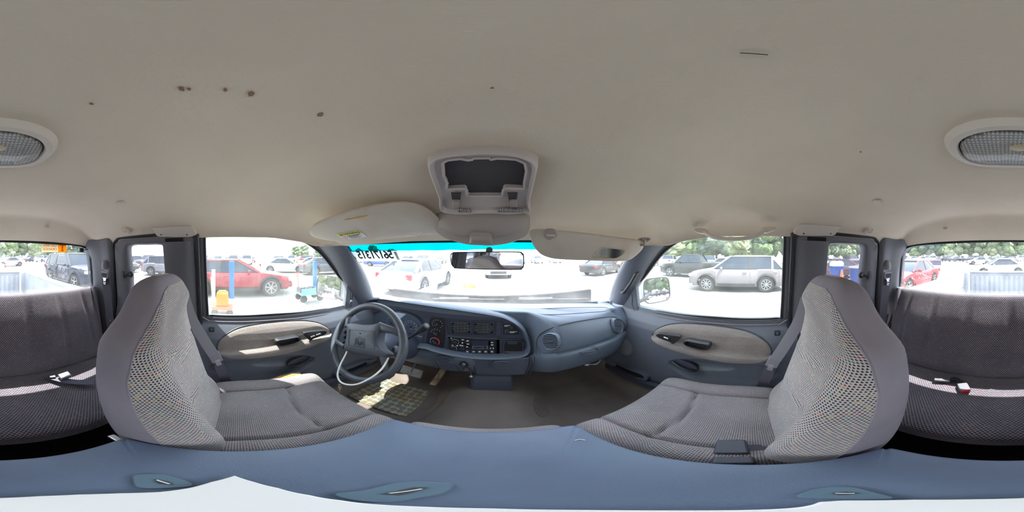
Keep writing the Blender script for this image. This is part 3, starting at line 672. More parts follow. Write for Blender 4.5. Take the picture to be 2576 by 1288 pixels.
q.loft([cap0, [V((p.x-.03, p.y+.012, p.z)) for p in cap0], [V((p.x-.04, p.y+.05, p.z)) for p in cap0]]); q.loft([cap1, [V((p.x+.022, p.y+.012, p.z)) for p in cap1], [V((p.x+.03, p.y+.05, p.z)) for p in cap1]])
q.build('body', M['dash'], D, ang=70)
# shallow tray on the dash top and its defroster slot
q = G(); q.tube(cr([az_(u, v_, -.283) for u, v_ in ((1340, 781), (1350, 777), (1430, 774), (1515, 773), (1530, 777), (1520, 783), (1480, 786), (1400, 791), (1360, 790))], 5), .0022, 6, closed=True); q.build('tray_edge', M['dash'], D)
q = G(); q.loft([[ws_bot(-.62+i*1.24/30)+V((0, -.012-.012*j, .002)) for i in range(31)] for j in (0, 1)], ); q.build('defroster_slot', M['pit'], D, solid=.002)
q = G(); q.prism([az_(u, v_, -.308) for u, v_ in ((1534, 778), (1543, 777), (1551, 781), (1541, 782))], (0, 0, .003)); q.build('end_slot', M['pit'], D)
# bezel: deep brow around a recessed dark plate
YB = .728; YP = .772
RIM = [(893, 772), (905, 760), (921, 754), (958, 750), (1009, 757), (1072, 766), (1155, 778), (1239, 791), (1281, 803), (1315, 826), (1332, 857), (1335, 882), (1322, 897), (1283, 904), (1197, 904), (1134, 896), (1088, 885), (1067, 878), (1030, 876), (985, 880), (940, 885), (905, 870), (884, 840), (880, 800)]
rim = resample(cr([ay_(u, v_, YB) for u, v_ in RIM], 6), 200)
def inset(P, d, y):
    n = len(P); out = []
    for i in range(n):
        t = (P[(i+1) % n]-P[i-1]); t.y = 0; t.normalize(); out.append(V((P[i].x+t.z*d, y, P[i].z-t.x*d)))
    return out
sg = 1 if inset(rim, .01, 0)[40].z < rim[40].z else -1
q = G(); q.loft([inset(rim, -.006*sg, YB+.045), inset(rim, -.004*sg, YB+.008), inset(rim, 0, YB), inset(rim, .005*sg, YB-.004), inset(rim, .010*sg, YB+.002), inset(rim, .013*sg, YB+.012), inset(rim, .016*sg, YP)], cu=True)
bz = q.build('bezel_brow', M['dash'], D, ang=60)
q = G(); q.prism(inset(rim, .012*sg, YP-.002), (0, .004, 0)); plate = q.build('bezel_plate', M['bezel'], D, smooth=False)
def B(u, v_, d=0): return ay_(u, v_, YP-.004-d)
def px_poly(pts, d, th, n=3, f=B): return ([f(u, v_, d) for u, v_ in pts] if n == 0 else cr([f(u, v_, d) for u, v_ in pts], n)), V((0, th, 0))
def slab(pts, d, m, name, parent, n=3, th=.006, bevel=.0008, f=B):
    P, dd = px_poly(pts, d, th, n, f); q = G(); q.prism(P, dd); return q.build(name, m, parent, bevel=bevel)
def rr(u0, v0, u1, v1, r=3):
    return [(u0+r, v0), (u1-r, v0), (u1, v0+r), (u1, v1-r), (u1-r, v1), (u0+r, v1), (u0, v1-r), (u0, v0+r)]
def vent(pts, f, name, parent, ns, thk=.0032, vs=0, mt=None):
    """louvred outlet: raised ring, dark opening, slats"""
    mt = mt or M['dash']
    P = cr([f(u, v_, 0) for u, v_ in pts], 4); c = sum(P, V())/len(P); q = G()
    q.loft([[p+V((0, .006, 0)) for p in P], [p-V((0, .006, 0)) for p in P], [c+(p-c)*.92-V((0, .007, 0)) for p in P], [c+(p-c)*.86+V((0, .002, 0)) for p in P]], cu=True)
    o = q.build(name, mt, parent, ang=60)
    q = G(); q.prism([c+(p-c)*.9+V((0, .001, 0)) for p in P], (0, .002, 0)); q.build('opening', M['soft'], o)
    us = [p[0] for p in pts]; vv = [p[1] for p in pts]; q = G(); u0, u1, v0, v1 = min(us), max(us), min(vv), max(vv)
    uc, vc = (u0+u1)/2, (v0+v1)/2
    for k in range(ns):
        t = (k+.5)/ns; y = lerp(v0, v1, .08+.84*t); e = (1-abs(2*t-1)**3)**.4 if len(pts) > 8 or True else 1
        hw = (u1-u0)/2*.90*(e if e > .5 else .55)
        sl = (pts_slope(pts))
        a = f(uc-hw, y-hw*sl, .003); b = f(uc+hw, y+hw*sl, .003); q.bar(a, b, .004, thk)
    for k in range(vs):
        t = (k+.5)/vs; x = lerp(u0, u1, .1+.8*t); q.bar(f(x, lerp(v0, v1, .1), -.001), f(x, lerp(v0, v1, .9), -.001), .002, .002)
    q.build('slats', M['trim'], o); return o
def pts_slope(pts): return globals().get('_sl', 0)
_sl = .02
v1 = vent(rr(1134, 809, 1186, 839, 4), B, 'air_vent', D, 6, vs=5, mt=M['bezel']); vent(rr(1190, 811, 1243, 841, 4), B, 'air_vent', D, 6, vs=5, mt=M['bezel'])
for a in (rr(1131, 806, 1188, 842, 4), rr(1188, 808, 1246, 844, 4)):
    q = G(); q.tube(cr([B(u, v_, .002) for u, v_ in a], 3), .0022, 6, closed=True); q.build('vent_surround', M['bezel'], D)
q = G(); q.tube(cr([B(u, v_, .003) for u, v_ in ((1122, 806), (1130, 804), (1250, 810), (1262, 818), (1262, 845), (1245, 850), (1140, 845), (1124, 838))], 4), .003, 6, closed=True); q.build('bezel_rib', M['bezel'], D)
q = G(); q.tube(cr([B(u, v_, .004) for u, v_ in ((1126, 850), (1135, 847), (1250, 853), (1310, 855), (1322, 868), (1318, 888), (1300, 897), (1240, 898), (1140, 890), (1124, 878))], 4), .0032, 6, closed=True); q.build('bezel_rib', M['bezel'], D)
# radio
rad = slab(rr(1131, 850, 1247, 893, 2), .002, M['black'], 'radio', D, th=.010)
slab(rr(1187, 857, 1229, 870, 1), .004, mat('display', (42, 48, 66), .15), 'display', rad)
slab(rr(1188, 871, 1227, 878, 1), .006, M['steel'], 'cassette_slot', rad); slab(rr(1191, 873, 1214, 876, 1), .0075, M['black'], 'slot_opening', rad); slab(rr(1216, 872, 1224, 877, 1), .008, M['black'], 'eject_key', rad)
for u0, u1 in ((1170, 1181), (1186, 1197), (1201, 1212), (1216, 1227), (1232, 1243)):
    k = slab(rr(u0, 881.5, u1, 889, 1), .006, M['bezel'], 'preset_key', rad); slab(rr(u0+3, 884, u1-3, 886, .5), .0075, M['mark'], 'key_mark', k)
for u_, v_, w_ in ((1164, 855, 6), (1163, 863, 4), (1176, 858, 6), (1177, 866, 6), (1175, 873, 4), (1238, 862, 6), (1238, 868, 6), (1234, 876.5, 3), (1241, 876.5, 3), (1135, 851.5, 3), (1150, 870, 4), (1158, 869, 4), (1163, 870, 4), (1138, 869, 4)):
    slab(rr(u_-w_/2, v_-1, u_+w_/2, v_+1, .5), .0045, M['mark'], 'marking', rad, bevel=0)
for u_, v_ in ((1160, 878), (1165, 876), (1160, 874), (1165, 880)): slab(rr(u_-1.6, v_-1.6, u_+1.6, v_+1.6, .5), .006, M['bezel'], 'small_key', rad)
for (u_, v_, r_) in ((1145, 860, 6.5), (1142.5, 876, 5)):
    p = B(u_, v_, .003); rp_ = r_*.0019; q = G(); q.lathe([(rp_, 0), (rp_*.95, .010), (rp_*.6, .012), (.0005, .012)], p, (0, -1, 0), 20); kb = q.build('radio_knob', M['black'], rad)
    q = G(); q.tube([p+V((-rp_*1.45*cos(a), -.002, rp_*1.45*sin(a))) for a in [pi*.1+i*pi*1.15/12 for i in range(13)]][::-1], .0007, 5); q.build('dial_arc', M['mark'], rad)
# heater control panel
hv = slab([(1085, 797), (1121, 802), (1114, 880), (1073, 873)], .003, M['black'], 'heater_panel', D, n=0, th=.012, bevel=.003)
for i, (u_, v_) in enumerate(((1100, 815), (1096.5, 837.6), (1093.6, 859))):
    p = B(u_, v_, .004); q = G(); q.lathe([(.0155, 0), (.0145, .006), (.0135, .008), (.0005, .008)], p, (0, -1, 0), 24); kn = q.build('heater_knob', M['black'], hv)
    a = (.6, -.6, -.7)[i]; dv = V((cos(a), 0, sin(a))); q = G(); q.bar(p+V((0, -.012, 0))-dv*.012, p+V((0, -.012, 0))+dv*.012, .0065, .008, up=(0, -1, 0)); q.build('grip', M['bezel'], kn, bevel=.001)
    if i < 2:
        n_ = (9, 5)[i]
        for k in range(n_):
            a2 = radians((205 if i == 0 else 170)-k*(250 if i == 0 else 130)/(n_-1)); pp = p+V((cos(a2)*.026, -.001, sin(a2)*.024)); q = G(); q.box(pp, (.0035, .0008, .0028)); q.build('symbol', M['mark'], hv)
    else:
        for m_, a0_, a1_ in (('bluem', 215, 110), ('redm', 105, -45)):
            q = G(); q.tube([p+V((cos(radians(lerp(a0_, a1_, k/14)))*.0245, -.001, sin(radians(lerp(a0_, a1_, k/14)))*.0235)) for k in range(15)], .0019 if m_ == 'bluem' else .0027, 6); q.build('temperature_arc', M[m_], hv)
# passenger airbag switch and cubby
sp2 = slab([(1267, 817), (1288, 817), (1300, 825), (1305, 836), (1299, 842), (1270, 842), (1265, 838), (1265, 822)], .002, M['black'], 'airbag_switch_panel', D, th=.008)
p = B(1274.7, 833.4, .003); q = G(); q.lathe([(.0115, 0), (.011, .003), (.0085, .004), (.008, .002), (.0005, .002)], p, (0, -1, 0), 24); kk = q.build('key_switch', M['bezel'], sp2)
q = G(); q.box(p+V((0, -.003, 0)), (.0025, .002, .010)); q.build('keyhole', M['soft'], kk)
p = B(1286, 824, .003); q = G(); q.lathe([(.0085, 0), (.008, .002), (.0005, .003)], p, (0, -1, 0), 20); q.build('indicator_lamp', M['doordark'], sp2)
for v_, u0, u1 in ((818.5, 1269, 1283), (821, 1269, 1278), (834.5, 1283, 1300), (837, 1283, 1294)): slab(rr(u0, v_-.5, u1, v_+.5, .3), .0035, M['mark'], 'marking', sp2, bevel=0)
cub = rr(1266, 857, 1317, 889, 7); P = cr([B(u, v_, 0) for u, v_ in cub], 3); c = sum(P, V())/len(P)
q = G(); q.loft([[p+V((0, .004, 0)) for p in P], [p-V((0, .006, 0)) for p in P], [c+(p-c)*.9-V((0, .006, 0)) for p in P], [c+(p-c)*.84+V((0, .001, 0)) for p in P]], cu=True); cb_ = q.build('cubby', M['bezel'], D)
q = G(); q.prism([c+(p-c)*.88+V((0, .000, 0)) for p in P], (0, .002, 0)); q.build('cubby_opening', mat('cubby_dark', (30, 28, 30), .7), cb_)
slab(rr(1277, 858, 1301, 866, 2), .001, M['bezel'], 'cubby_tab', cb_)
slab([(1270, 884), (1314, 884), (1310, 889), (1273, 889)], .003, M['trim'], 'cubby_ledge', cb_, n=0)
# instrument cluster
cl = slab([(950, 786), (975, 782), (1005, 783), (1033, 791), (1052, 803), (1062, 817), (1066, 835), (1068, 868), (1040, 872), (1000, 868), (960, 862), (945, 840), (940, 805)], .001, mat('cluster_face', (70, 80, 96), .3), 'instrument_cluster', D, n=3, th=.004)
slab([(1064, 802), (1082, 801), (1070, 872), (1060, 870)], .002, M['bezel'], 'cluster_edge', D, n=0)
q = G(); q.tube(cr([B(u, v_, .006) for u, v_ in ((930, 790), (950, 784), (975, 780), (1005, 781), (1035, 789), (1055, 802), (1064, 818))], 5, False), .003, 6); q.build('cluster_hood', M['black'], cl)
for (u_, v_, r_, n_, needle) in ((1034, 822, .046, 19, 186), (985, 812, .040, 9, 0), (972, 850, .024, 5, None), (950, 836, .022, 5, None)):
    p = B(u_, v_, .003); q = G(); q.lathe([(r_, 0), (r_*.99, .0012), (.0005, .0012)], p, (0, -1, 0), 36); di = q.build('gauge', mat('gauge_face', (64, 74, 90), .35) if n_ == 19 else bpy.data.materials['gauge_face'], cl)
    for k in range(n_):
        a = radians(195-k*(245 if n_ == 19 else 210)/(n_-1)); q = G(); big = 1 if n_ != 19 or k % 2 == 0 else .6
        q.bar(p+V((cos(a)*r_*.80, -.002, sin(a)*r_*.80)), p+V((cos(a)*r_*(.80+.13*big), -.002, sin(a)*r_*(.80+.13*big))), .0014, .0006, up=(0, -1, 0))
        q.build('tick', M['mark'] if not (n_ == 9 and k > 6) else M['red'], di)
    if needle is not None:
        a = radians(needle if needle else -20); q = G(); q.bar(p+V((0, -.004, 0)), p+V((cos(a)*r_*.85, -.004, sin(a)*r_*.85)), .0022, .0008, up=(0, -1, 0)); q.build('needle', M['red'], di)
        q = G(); q.lathe([(.006, 0), (.005, .004), (.0005, .005)], p+V((0, -.002, 0)), (0, -1, 0), 16); q.build('needle_cap', M['black'], di)
nums = [(i*10) for i in range(1, 11)]
p = B(1034, 822, .0045)
for k, nn in enumerate(range(20, 121, 20)):
    a = radians(160-k*36); text(str(nn), .0062, p+V((cos(a)*.029, -.001, sin(a)*.029)), (1, 0, 0), (0, 0, 1), M['mark'], cl, 'numeral')
text('MPH', .005, p+V((0, -.001, -.014)), (1, 0, 0), (0, 0, 1), M['mark'], cl, 'numeral')
text('PRND21', .0085, B(1056, 846.5, .004), (1, 0, -.05), (0, 0, 1), M['mark'], cl, 'gear_letters')
# left side of the bezel: side vent and light switch
def BL(u, v_, d=0): return ay_(u, v_, .735-d)
_sl = .08
vent([(889, 793), (897, 789), (914, 793), (915, 800), (912, 812), (900, 811), (890, 808), (887, 802)], BL, 'air_vent', D, 5, thk=.005)
slab([(884, 786), (905, 781), (924, 784), (915, 816), (885, 812)], 0, M['bezel'], 'side_vent_panel', D, n=2, f=lambda u, v_, d: ay_(u, v_, .742))
slab(rr(903, 783, 922, 788, 2), .004, M['black'], 'light_switch', D, f=BL)
_sl = 0
# lower fascia: knee panel lines, ash tray, lighter panel, bins
def F(u, v_, d=0): return ay_(u, v_, .737-d)
for ln in ([(1091, 891), (1092, 903), (1100, 915), (1108, 930)], [(1141, 896), (1142, 912), (1150, 924), (1156, 938)], [(1191, 902), (1192, 920), (1195, 943)], [(1336, 896), (1335, 915), (1328, 930), (1323, 944)], [(1344, 895), (1345, 910), (1339, 930), (1333, 942)]):
    q = G(); q.tube([F(u, v_, -.004 if u < 1330 else .05) for u, v_ in ln] if ln[0][0] < 1330 else [ay_(u, v_, lerp(.672, .70, (v_-895)/50)) for u, v_ in ln], .0022, 6); q.build('panel_gap', M['pit'], D)
asht = slab([(1095, 893), (1139, 897), (1140, 912), (1147, 924), (1152, 934), (1110, 929), (1100, 914), (1094, 904)], -.002, M['dashlow'], 'ash_tray_door', D, n=2, th=.01, bevel=.002, f=F)
bin_ = slab([(1195, 904), (1260, 905), (1331, 901), (1330, 918), (1320, 942), (1260, 944), (1198, 941)], -.003, M['dashlow'], 'lower_bin_door', D, n=0, th=.01, bevel=.002, f=lambda u, v_, d: ay_(u, v_, lerp(.735, .700, sm(u, 1230, 1330))-d*0))
def pull(u0, v0, u1, v1, f, parent, m=M['dashlow']):
    P = cr([f(u, v_, 0) for u, v_ in rr(u0, v0, u1, v1, (v1-v0)*.45)], 4); c = sum(P, V())/len(P); q = G()
    q.loft([[p+V((0, .004, 0)) for p in P], [p-V((0, .005, 0)) for p in P], [c+(p-c)*.90-V((0, .006, 0)) for p in P], [c+(p-c)*.82+V((0, .002, 0)) for p in P], [c+(p-c)*.5+V((0, .002, 0)) for p in P], ], cu=True, cap=True)
    o = q.build('door_pull', m, parent, ang=50); q = G(); um = (v0+v1)/2
    q.prism([f(u, v_, .003) for u, v_ in ((u0+4, um+1), (u1-4, um+1), (u1-7, v1-2), (u0+7, v1-2))], (0, .004, 0)); q.build('finger_grip', m, o, bevel=.002); return o
pull(1097, 897, 1133, 913, lambda u, v_, d: F(u, v_+.0*u, d+.008), asht); pull(1240, 909, 1290, 925, lambda u, v_, d: ay_(u, v_, .716-d), bin_)
q = G(); p = F(1168, 914, -.004); q.lathe([(.028, .0), (.026, .006), (.021, .008), (.020, .0)], p, (0, -1, .1), 32); rg = q.build('lighter_ring', M['dashlow'], D)
q = G(); q.lathe([(.016, 0), (.016, .012), (.012, .018), (.0005, .019)], p, (0, -1, .1), 24); lt = q.build('lighter_knob', M['black'], rg); q = G(); q.lathe([(.010, .018), (.009, .0195), (.0005, .0195)], p, (0, -1, .1), 20); q.build('lighter_emblem', M['steel'], lt)
q = G(); p = F(1174, 929, -.002); q.lathe([(.016, 0), (.015, .004), (.011, .005), (.010, -.006), (.0005, -.006)], p, (0, -1, .1), 24); so = q.build('power_socket', M['black'], D); q = G(); q.lathe([(.0125, .004), (.0125, .006), (.010, .006), (.010, .004)], p, (0, -1, .1), 24); q.build('socket_ring', M['steel'], so)
# passenger side: airbag panel lines, two outlets, glovebox pull
def DF(u, v_, d=0):
    """a point on the passenger side face of the dash"""
    r = ray(u, v_); y = .62
    for _ in range(8):
        p = CO+r*(y/r.y); col = dash_col(max(-.7, min(.7, p.x))); y2 = None
        for a, b in zip(col[9:-3], col[10:-3]):
            if (a.z-p.z)*(b.z-p.z) <= 0 and a.z != b.z: y2 = lerp(a.y, b.y, (p.z-a.z)/(b.z-a.z)); break
        y = y2 if y2 else y
    return CO+r*((y-d)/r.y)
q = G(); q.tube(cr([DF(u, v_, .0012) for u, v_ in ((1349, 893), (1349, 862), (1358, 842), (1380, 828), (1410, 818), (1450, 809), (1500, 801), (1535, 797), (1550, 799), (1566, 808), (1572, 822), (1570, 833))], 8, False), .0022, 6); q.build('airbag_seam', M['pit'], D)
_sl = 0
def DFv(u, v_, d=0): p = DF(min(1578, u), v_, 0); return V((p.x, p.y-d-.004, p.z))
def vent_round(c, a, b, tilt, ns):
    P0 = DFv(*c); ex = (DFv(c[0]+6, c[1])-P0).normalized(); ez = V((0, .20, 1)).normalized(); nn = ex.cross(ez).normalized(); nn = nn if nn.y < 0 else -nn; P0 = P0+nn*.007
    R = lambda k, s_, o_: P0+ex*(a*s_*math.copysign(abs(cos(k))**.8, cos(k)))+ez*(b*s_*math.copysign(abs(sin(k))**.8, sin(k)))+nn*o_
    q = G(); q.loft([[R(2*pi*i/40, s_, o_) for i in range(40)] for s_, o_ in ((1.14, -.012), (1.12, .002), (1.04, .006), (.98, .004), (.96, -.006))], cu=True); o = q.build('air_vent', M['dash'], D, ang=60)
    q = G(); q.prism([R(2*pi*i/40, .98, .000) for i in range(40)], nn*-.002); q.build('opening', M['soft'], o)
    q = G()
    for k in range(ns):
        h = (2*(k+.5)/ns-1)*.93; hw = sqrt(max(.05, 1-abs(h)**2.4))*a*.95; q.bar(P0+ex*-hw+ez*(b*h)+nn*.003, P0+ex*hw+ez*(b*h)+nn*.003, .004, b*.11)
    q.build('slats', M['dash'], o); q = G(); q.bar(P0-ex*a*.35+nn*.009, P0+ex*a*.35+nn*.009, .004, .005); q.build('vent_tab', M['doordark'], o)
vent_round((1387, 857), .037, .038, 0, 8); vent_round((1550, 818), .034, .038, 0, 8)
gp = pull(1463, 874, 1505, 890, lambda u, v_, d: DF(u, v_-(u-1484)*.18, d+.004), D, M['dash'])

# ---- steering column, wheel, stalks
W0 = V((-.432, .445, -.372)); TI = .50; WU = V((0, sin(TI), cos(TI))); WN = V((0, -cos(TI), sin(TI)))   # WN points at the driver
CLM = thing('steering_column', W0-WN*.2, 'dark grey steering column shroud with gear shift stalk', 'steering column')
q = G(); q.lathe([(.030, -.035), (.046, -.05), (.060, -.07), (.064, -.16), (.072, -.24), (.085, -.30), (.085, -.36)], W0, WN, 28); q.build('shroud', M['bezel'], CLM)
q = G(); a = ay_(1010, 862, .60); b = ay_(1030, 850, .575); c_ = ay_(1060, 830, .55); d_ = ay_(1073, 819, .535)
q.tube([W0-WN*.17+V((.05, 0, 0)), a, b, b.lerp(c_, .6), c_, c_.lerp(d_, .5), d_], [.014, .010, .006, .0065, .012, .014, .0125], 14); sk = q.build('gear_shift_stalk', M['black'], CLM)
q = G(); q.lathe([(.009, .0), (.008, .003), (.0005, .003)], d_, (d_-c_), 16); q.build('stalk_button', M['trim'], sk)
q = G(); q.lathe([(.016, 0), (.015, .018), (.010, .020), (.0005, .020)], W0-WN*.13+V((.066, 0, .0)), (1, -.4, .2), 18); q.build('ignition_barrel', M['trim'], CLM)
q = G(); q.tube([W0-WN*.10+V((-.05, 0, .01)), W0-WN*.09+V((-.11, 0, .03)), W0-WN*.08+V((-.15, 0, .05))], .006, 8); q.build('indicator_stalk', M['black'], CLM)
SW = thing('steering_wheel', W0, 'worn slate grey four-spoke steering wheel with airbag hub', 'steering wheel')
R_ = .170
def wp(a, r=R_, o=0): return W0+V((1, 0, 0))*(r*cos(a))+WU*(r*sin(a))+WN*o
q = G(); q.tube([wp(2*pi*k/72) for k in range(72)], [.0155+.0016*(cos(2*pi*k/72*2-.4) > .75) for k in range(72)], 14, closed=True, up=WN); q.build('rim', M['wheel'], SW, ang=80)
q = G(); q.tube([wp(2*pi*k/72, R_-.0155, 0) for k in range(34, 62)], [.0012]*28, 6); q.build('rim_stitching', M['soft'], SW)
def WP(u, v_, o=0): return ap_(u, v_, W0+WN*o, WN)
hub = [(873, 815), (890, 813), (907, 816), (933, 816), (951, 813), (957, 822), (951, 838), (949, 858), (957, 877), (968, 886), (972, 894), (958, 898), (918, 892), (880, 884), (864, 877), (867, 862), (872, 840), (871, 825)]
HP = resample(cr([WP(u, v_, .022) for u, v_ in hub], 5), 90); hc = sum(HP, V())/len(HP)
q = G(); q.loft([[p-WN*.05 for p in HP], [p-WN*.008 for p in HP], [hc+(p-hc)*.985-WN*.002 for p in HP], [hc+(p-hc)*.95+WN*.002 for p in HP], [hc+(p-hc)*.6+WN*.006 for p in HP], [hc+(p-hc)*.1+WN*.008 for p in HP]], cu=True, cap=True); q.build('airbag_hub', M['hub'], SW, ang=70)
for a, b, w0_, w1_ in (((876, 822), 2.62, .040, .030), ((952, 822), .58, .042, .032), ((868, 872), 3.50, .030, .024), ((962, 886), -.50, .034, .026)):
    A_ = WP(*a, o=.006); B_ = wp(b, R_-.006); m_ = A_.lerp(B_, .5)+WN*.004; q = G(); dd = (B_-A_).normalized(); sd = dd.cross(WN).normalized(); rows = []
    for t, w_, th in ((0, w0_, .014), (.3, w0_*.85, .012), (.7, w1_*.85, .010), (1, w1_*1.2, .010)):
        p = A_.lerp(B_, t)+WN*(.006*sin(pi*t)); rows.append([p+sd*(w_/2*cos(k))+WN*(th*sin(k)) for k in [2*pi*i/14 for i in range(14)]])
    q.loft(rows, cu=True, cap=True); q.build('spoke', M['wheel'], SW, ang=70)
pad = cr([WP(u, v_, .0285) for u, v_ in ((879, 832), (886, 830), (936, 834), (941, 838), (941, 872), (936, 878), (884, 869), (877, 864))], 4)
q = G(); q.tube(pad, .0011, 5, closed=True); q.build('airbag_seam', M['hubline'], SW)
def HB(u, v_, o=.030): return WP(u, v_, o)
q = G(); q.tube([HB(u, v_) for u, v_ in ((894, 852), (905, 846), (917, 853), (916, 873), (893, 870))], .0010, 5, closed=True); em = q.build('emblem_outline', M['hubline'], SW)
for s_ in (-1, 1):
    q = G(); q.tube(cr([HB(905+s_*x, y) for x, y in ((1, 853), (4, 852), (7.5, 856), (8, 863), (5, 867), (3.5, 863), (5, 859))], 4, False), .0016, 6); q.build('emblem_horn', M['hubline'], em)
q = G(); q.tube([HB(u, v_) for u, v_ in ((902, 855), (903, 862), (905, 870), (907, 862), (908, 855))], .0011, 5); q.build('emblem_head', M['hubline'], em)
text('SRS', .007, HB(906, 838.5, .0295), (1, 0, -.05), WU, M['hubline'], SW, 'lettering', ext=.0006)
for u_, v_ in ((868, 835), (867, 848), (864, 862)): q = G(); q.box(WP(u_, v_, .012), (.010, .010, .018)); q.build('cruise_button', M['black'], SW, bevel=.002)
# white lock cable with keys
cab = cr([WP(u, v_, o) for u, v_, o in ((873, 884, .0), (868, 895, .01), (858, 914, .03), (850, 936, .035), (851, 952, .035), (860, 963, .035), (878, 968, .035), (900, 966, .035), (925, 955, .035), (948, 940, .03), (966, 921, .02), (977, 900, .005))], 5, False)
t = tag(G().tube(cab, .0036, 8).build('lock_cable', mat('white_cable', (226, 228, 240), .4)), 'thin white cable looped through the lower spokes of the steering wheel', 'cable')
kp = WP(855, 968, .036); t = thing('key_ring', kp, 'small bunch of keys hanging from the white cable', 'keys')
q = G(); q.tube([kp+V((.009*cos(a), 0, -.007+.010*sin(a))) for a in [2*pi*i/16 for i in range(16)]], .0012, 6, closed=True); q.build('ring', M['steel'], t)
for dx, ln in ((-.003, .045), (.004, .038)):
    q = G(); q.lathe([(.011, -.001), (.011, .001)], kp+V((dx, -.002-dx, -.024)), (.3, 1, 0), 16); q.bar(kp+V((dx, -.002-dx, -.03)), kp+V((dx*2, -.002-dx, -.03-ln*.7)), .005, .0015, up=(0, 1, 0)); q.build('key', mat('brass_key', (160, 142, 110), .4, 1) if dx < 0 else bpy.data.materials['brass_key'], t)

# ---- pedals
def pedal(name, lb, cen, du, dv, m, rod):
    t = thing(name, cen, lb, 'pedal'); n_ = V(du).cross(V(dv)).normalized(); du, dv = V(du), V(dv)
    q = G(); q.prism([cen-du-dv, cen+du-dv, cen+du+dv, cen-du+dv], n_*.014); q.build('pad', m, t, bevel=.004)
    q = G()
    for k in range(-5, 6):
        c = cen+du*(k/5.8)+n_*(.015 if n_.z > 0 else -.015)*0; q.bar(cen+du*(k/5.8)-dv*.9-n_*.001*(1), cen+du*(k/5.8)+dv*.9-n_*.001, .004, .006, up=n_)
    q.build('pad_ribs', m, t)
    q = G(); q.tube([cen+n_*.01, cen+V(rod)*.5+V((0, .02, .02)), cen+V(rod)], .007, 8); q.build('arm', M['trim'], t); return t
pm = mat('dusty_rubber', (150, 144, 142), .8, vary=((120, 114, 112), 20, .4, .7)); wm = mat('worn_pedal', (176, 150, 112), .75, vary=((110, 92, 74), 16, .4, .65))
c_ = ay_(1036, 935, .80); pedal('brake_pedal', 'wide dusty ribbed brake pedal', c_, (.062, .006, -.010), (0, .018, .024), pm, (.02, .16, .22))
c_ = ay_(1103, 949, .84); pedal('accelerator_pedal', 'narrow tan worn accelerator pedal', c_, (.018, .0, .0), (.018, .04, .05), wm, (.02, .10, .14))
c_ = ay_(950, 902, .86); q = G(); q.bar(c_+V((-.04, 0, .01)), c_+V((.03, .01, -.005)), .02, .02); tag(q.build('brake_release_lever', M['steel'], bevel=.004), 'small metallic lever under the dashboard behind the steering wheel', 'lever')

# ---- centre box on the tunnel and the floor mat
pts = [ay_(1184, 951, .76), ay_(1292, 951, .76), ay_(1295, 990, .70), ay_(1184, 990, .70)]
q = G(); rows = []
x0, x1 = -.078, .098
prof = [(.90, -.66), (.80, -.668), (.765, -.680), (.742, -.70), (.728, -.74), (.722, -.79), (.730, -.815)]
for x, e in ((x0-.010, 1.0), (x0-.004, .3), (x0+.012, 0), (0, 0), (x1-.012, 0), (x1+.004, .3), (x1+.010, 1.0)):
    rows.append([V((x, y+e*.016, z-e*.010)) for y, z in prof])
rows = [[V((x0-.014, p.y+.05, -.83)) for p in rows[0]]]+rows+[[V((x1+.014, p.y+.05, -.83)) for p in rows[-1]]]
q.loft([cr(r, 3, False) for r in rows]); tag(q.build('tunnel_box', M['dashlow'], ang=60), 'dark plastic box on the carpeted tunnel below the dashboard', 'box')
q = G(); a = F(1183, 936, 0); b = ay_(1185, 947, .74); q.tube([a, a.lerp(b, .5)+V((.003, 0, 0)), b], .0025, 6); q.ball(b, .011, 12); tag(q.build('dangling_connector', M['steel']), 'small grey connector dangling beside the tunnel box', 'connector')
mm = M['mat']; n_ = mm.node_tree.nodes; vo = nd(mm, 'ShaderNodeTexVoronoi'); vo.inputs['Scale'].default_value = 30; vo.inputs['Randomness'].default_value = .25; tcn = nd(mm, 'ShaderNodeTexCoord'); L = mm.node_tree.links
L.new(tcn.outputs['Object'], vo.inputs['Vector']); r_ = nd(mm, 'ShaderNodeValToRGB'); r_.color_ramp.elements[0].color = lin((108, 108, 102)); r_.color_ramp.elements[0].position = .42; r_.color_ramp.elements[1].color = lin((158, 150, 130)); r_.color_ramp.elements[1].position = .50
L.new(vo.outputs['Distance'], r_.inputs[0]); nz = nd(mm, 'ShaderNodeTexNoise'); nz.inputs['Scale'].default_value = 7; L.new(tcn.outputs['Object'], nz.inputs['Vector'])
mx = nd(mm, 'ShaderNodeMix', data_type='RGBA', blend_type='MULTIPLY'); r2 = nd(mm, 'ShaderNodeValToRGB'); r2.color_ramp.elements[0].color = (1, .82, .6, 1); r2.color_ramp.elements[1].color = (1, 1, 1, 1); r2.color_ramp.elements[0].position = .38; r2.color_ramp.elements[1].position = .6
L.new(nz.outputs['Fac'], r2.inputs[0]); mx.inputs[0].default_value = 1; L.new(r_.outputs[0], mx.inputs[6]); L.new(r2.outputs[0], mx.inputs[7]); L.new(mx.outputs[2], n_['Principled BSDF'].inputs['Base Color'])
c4 = [(-.610, .50), (-.612, .78), (-.275, .785), (-.268, .545), (-.30, .52)]
q = G(); P = [V((x, y, -.925)) for x, y in c4]; q.prism(P, (0, 0, .007)); tag(q.build('floor_mat', mm, bevel=.003), 'clear tan vinyl floor mat with round pads on the driver side carpet', 'floor mat')
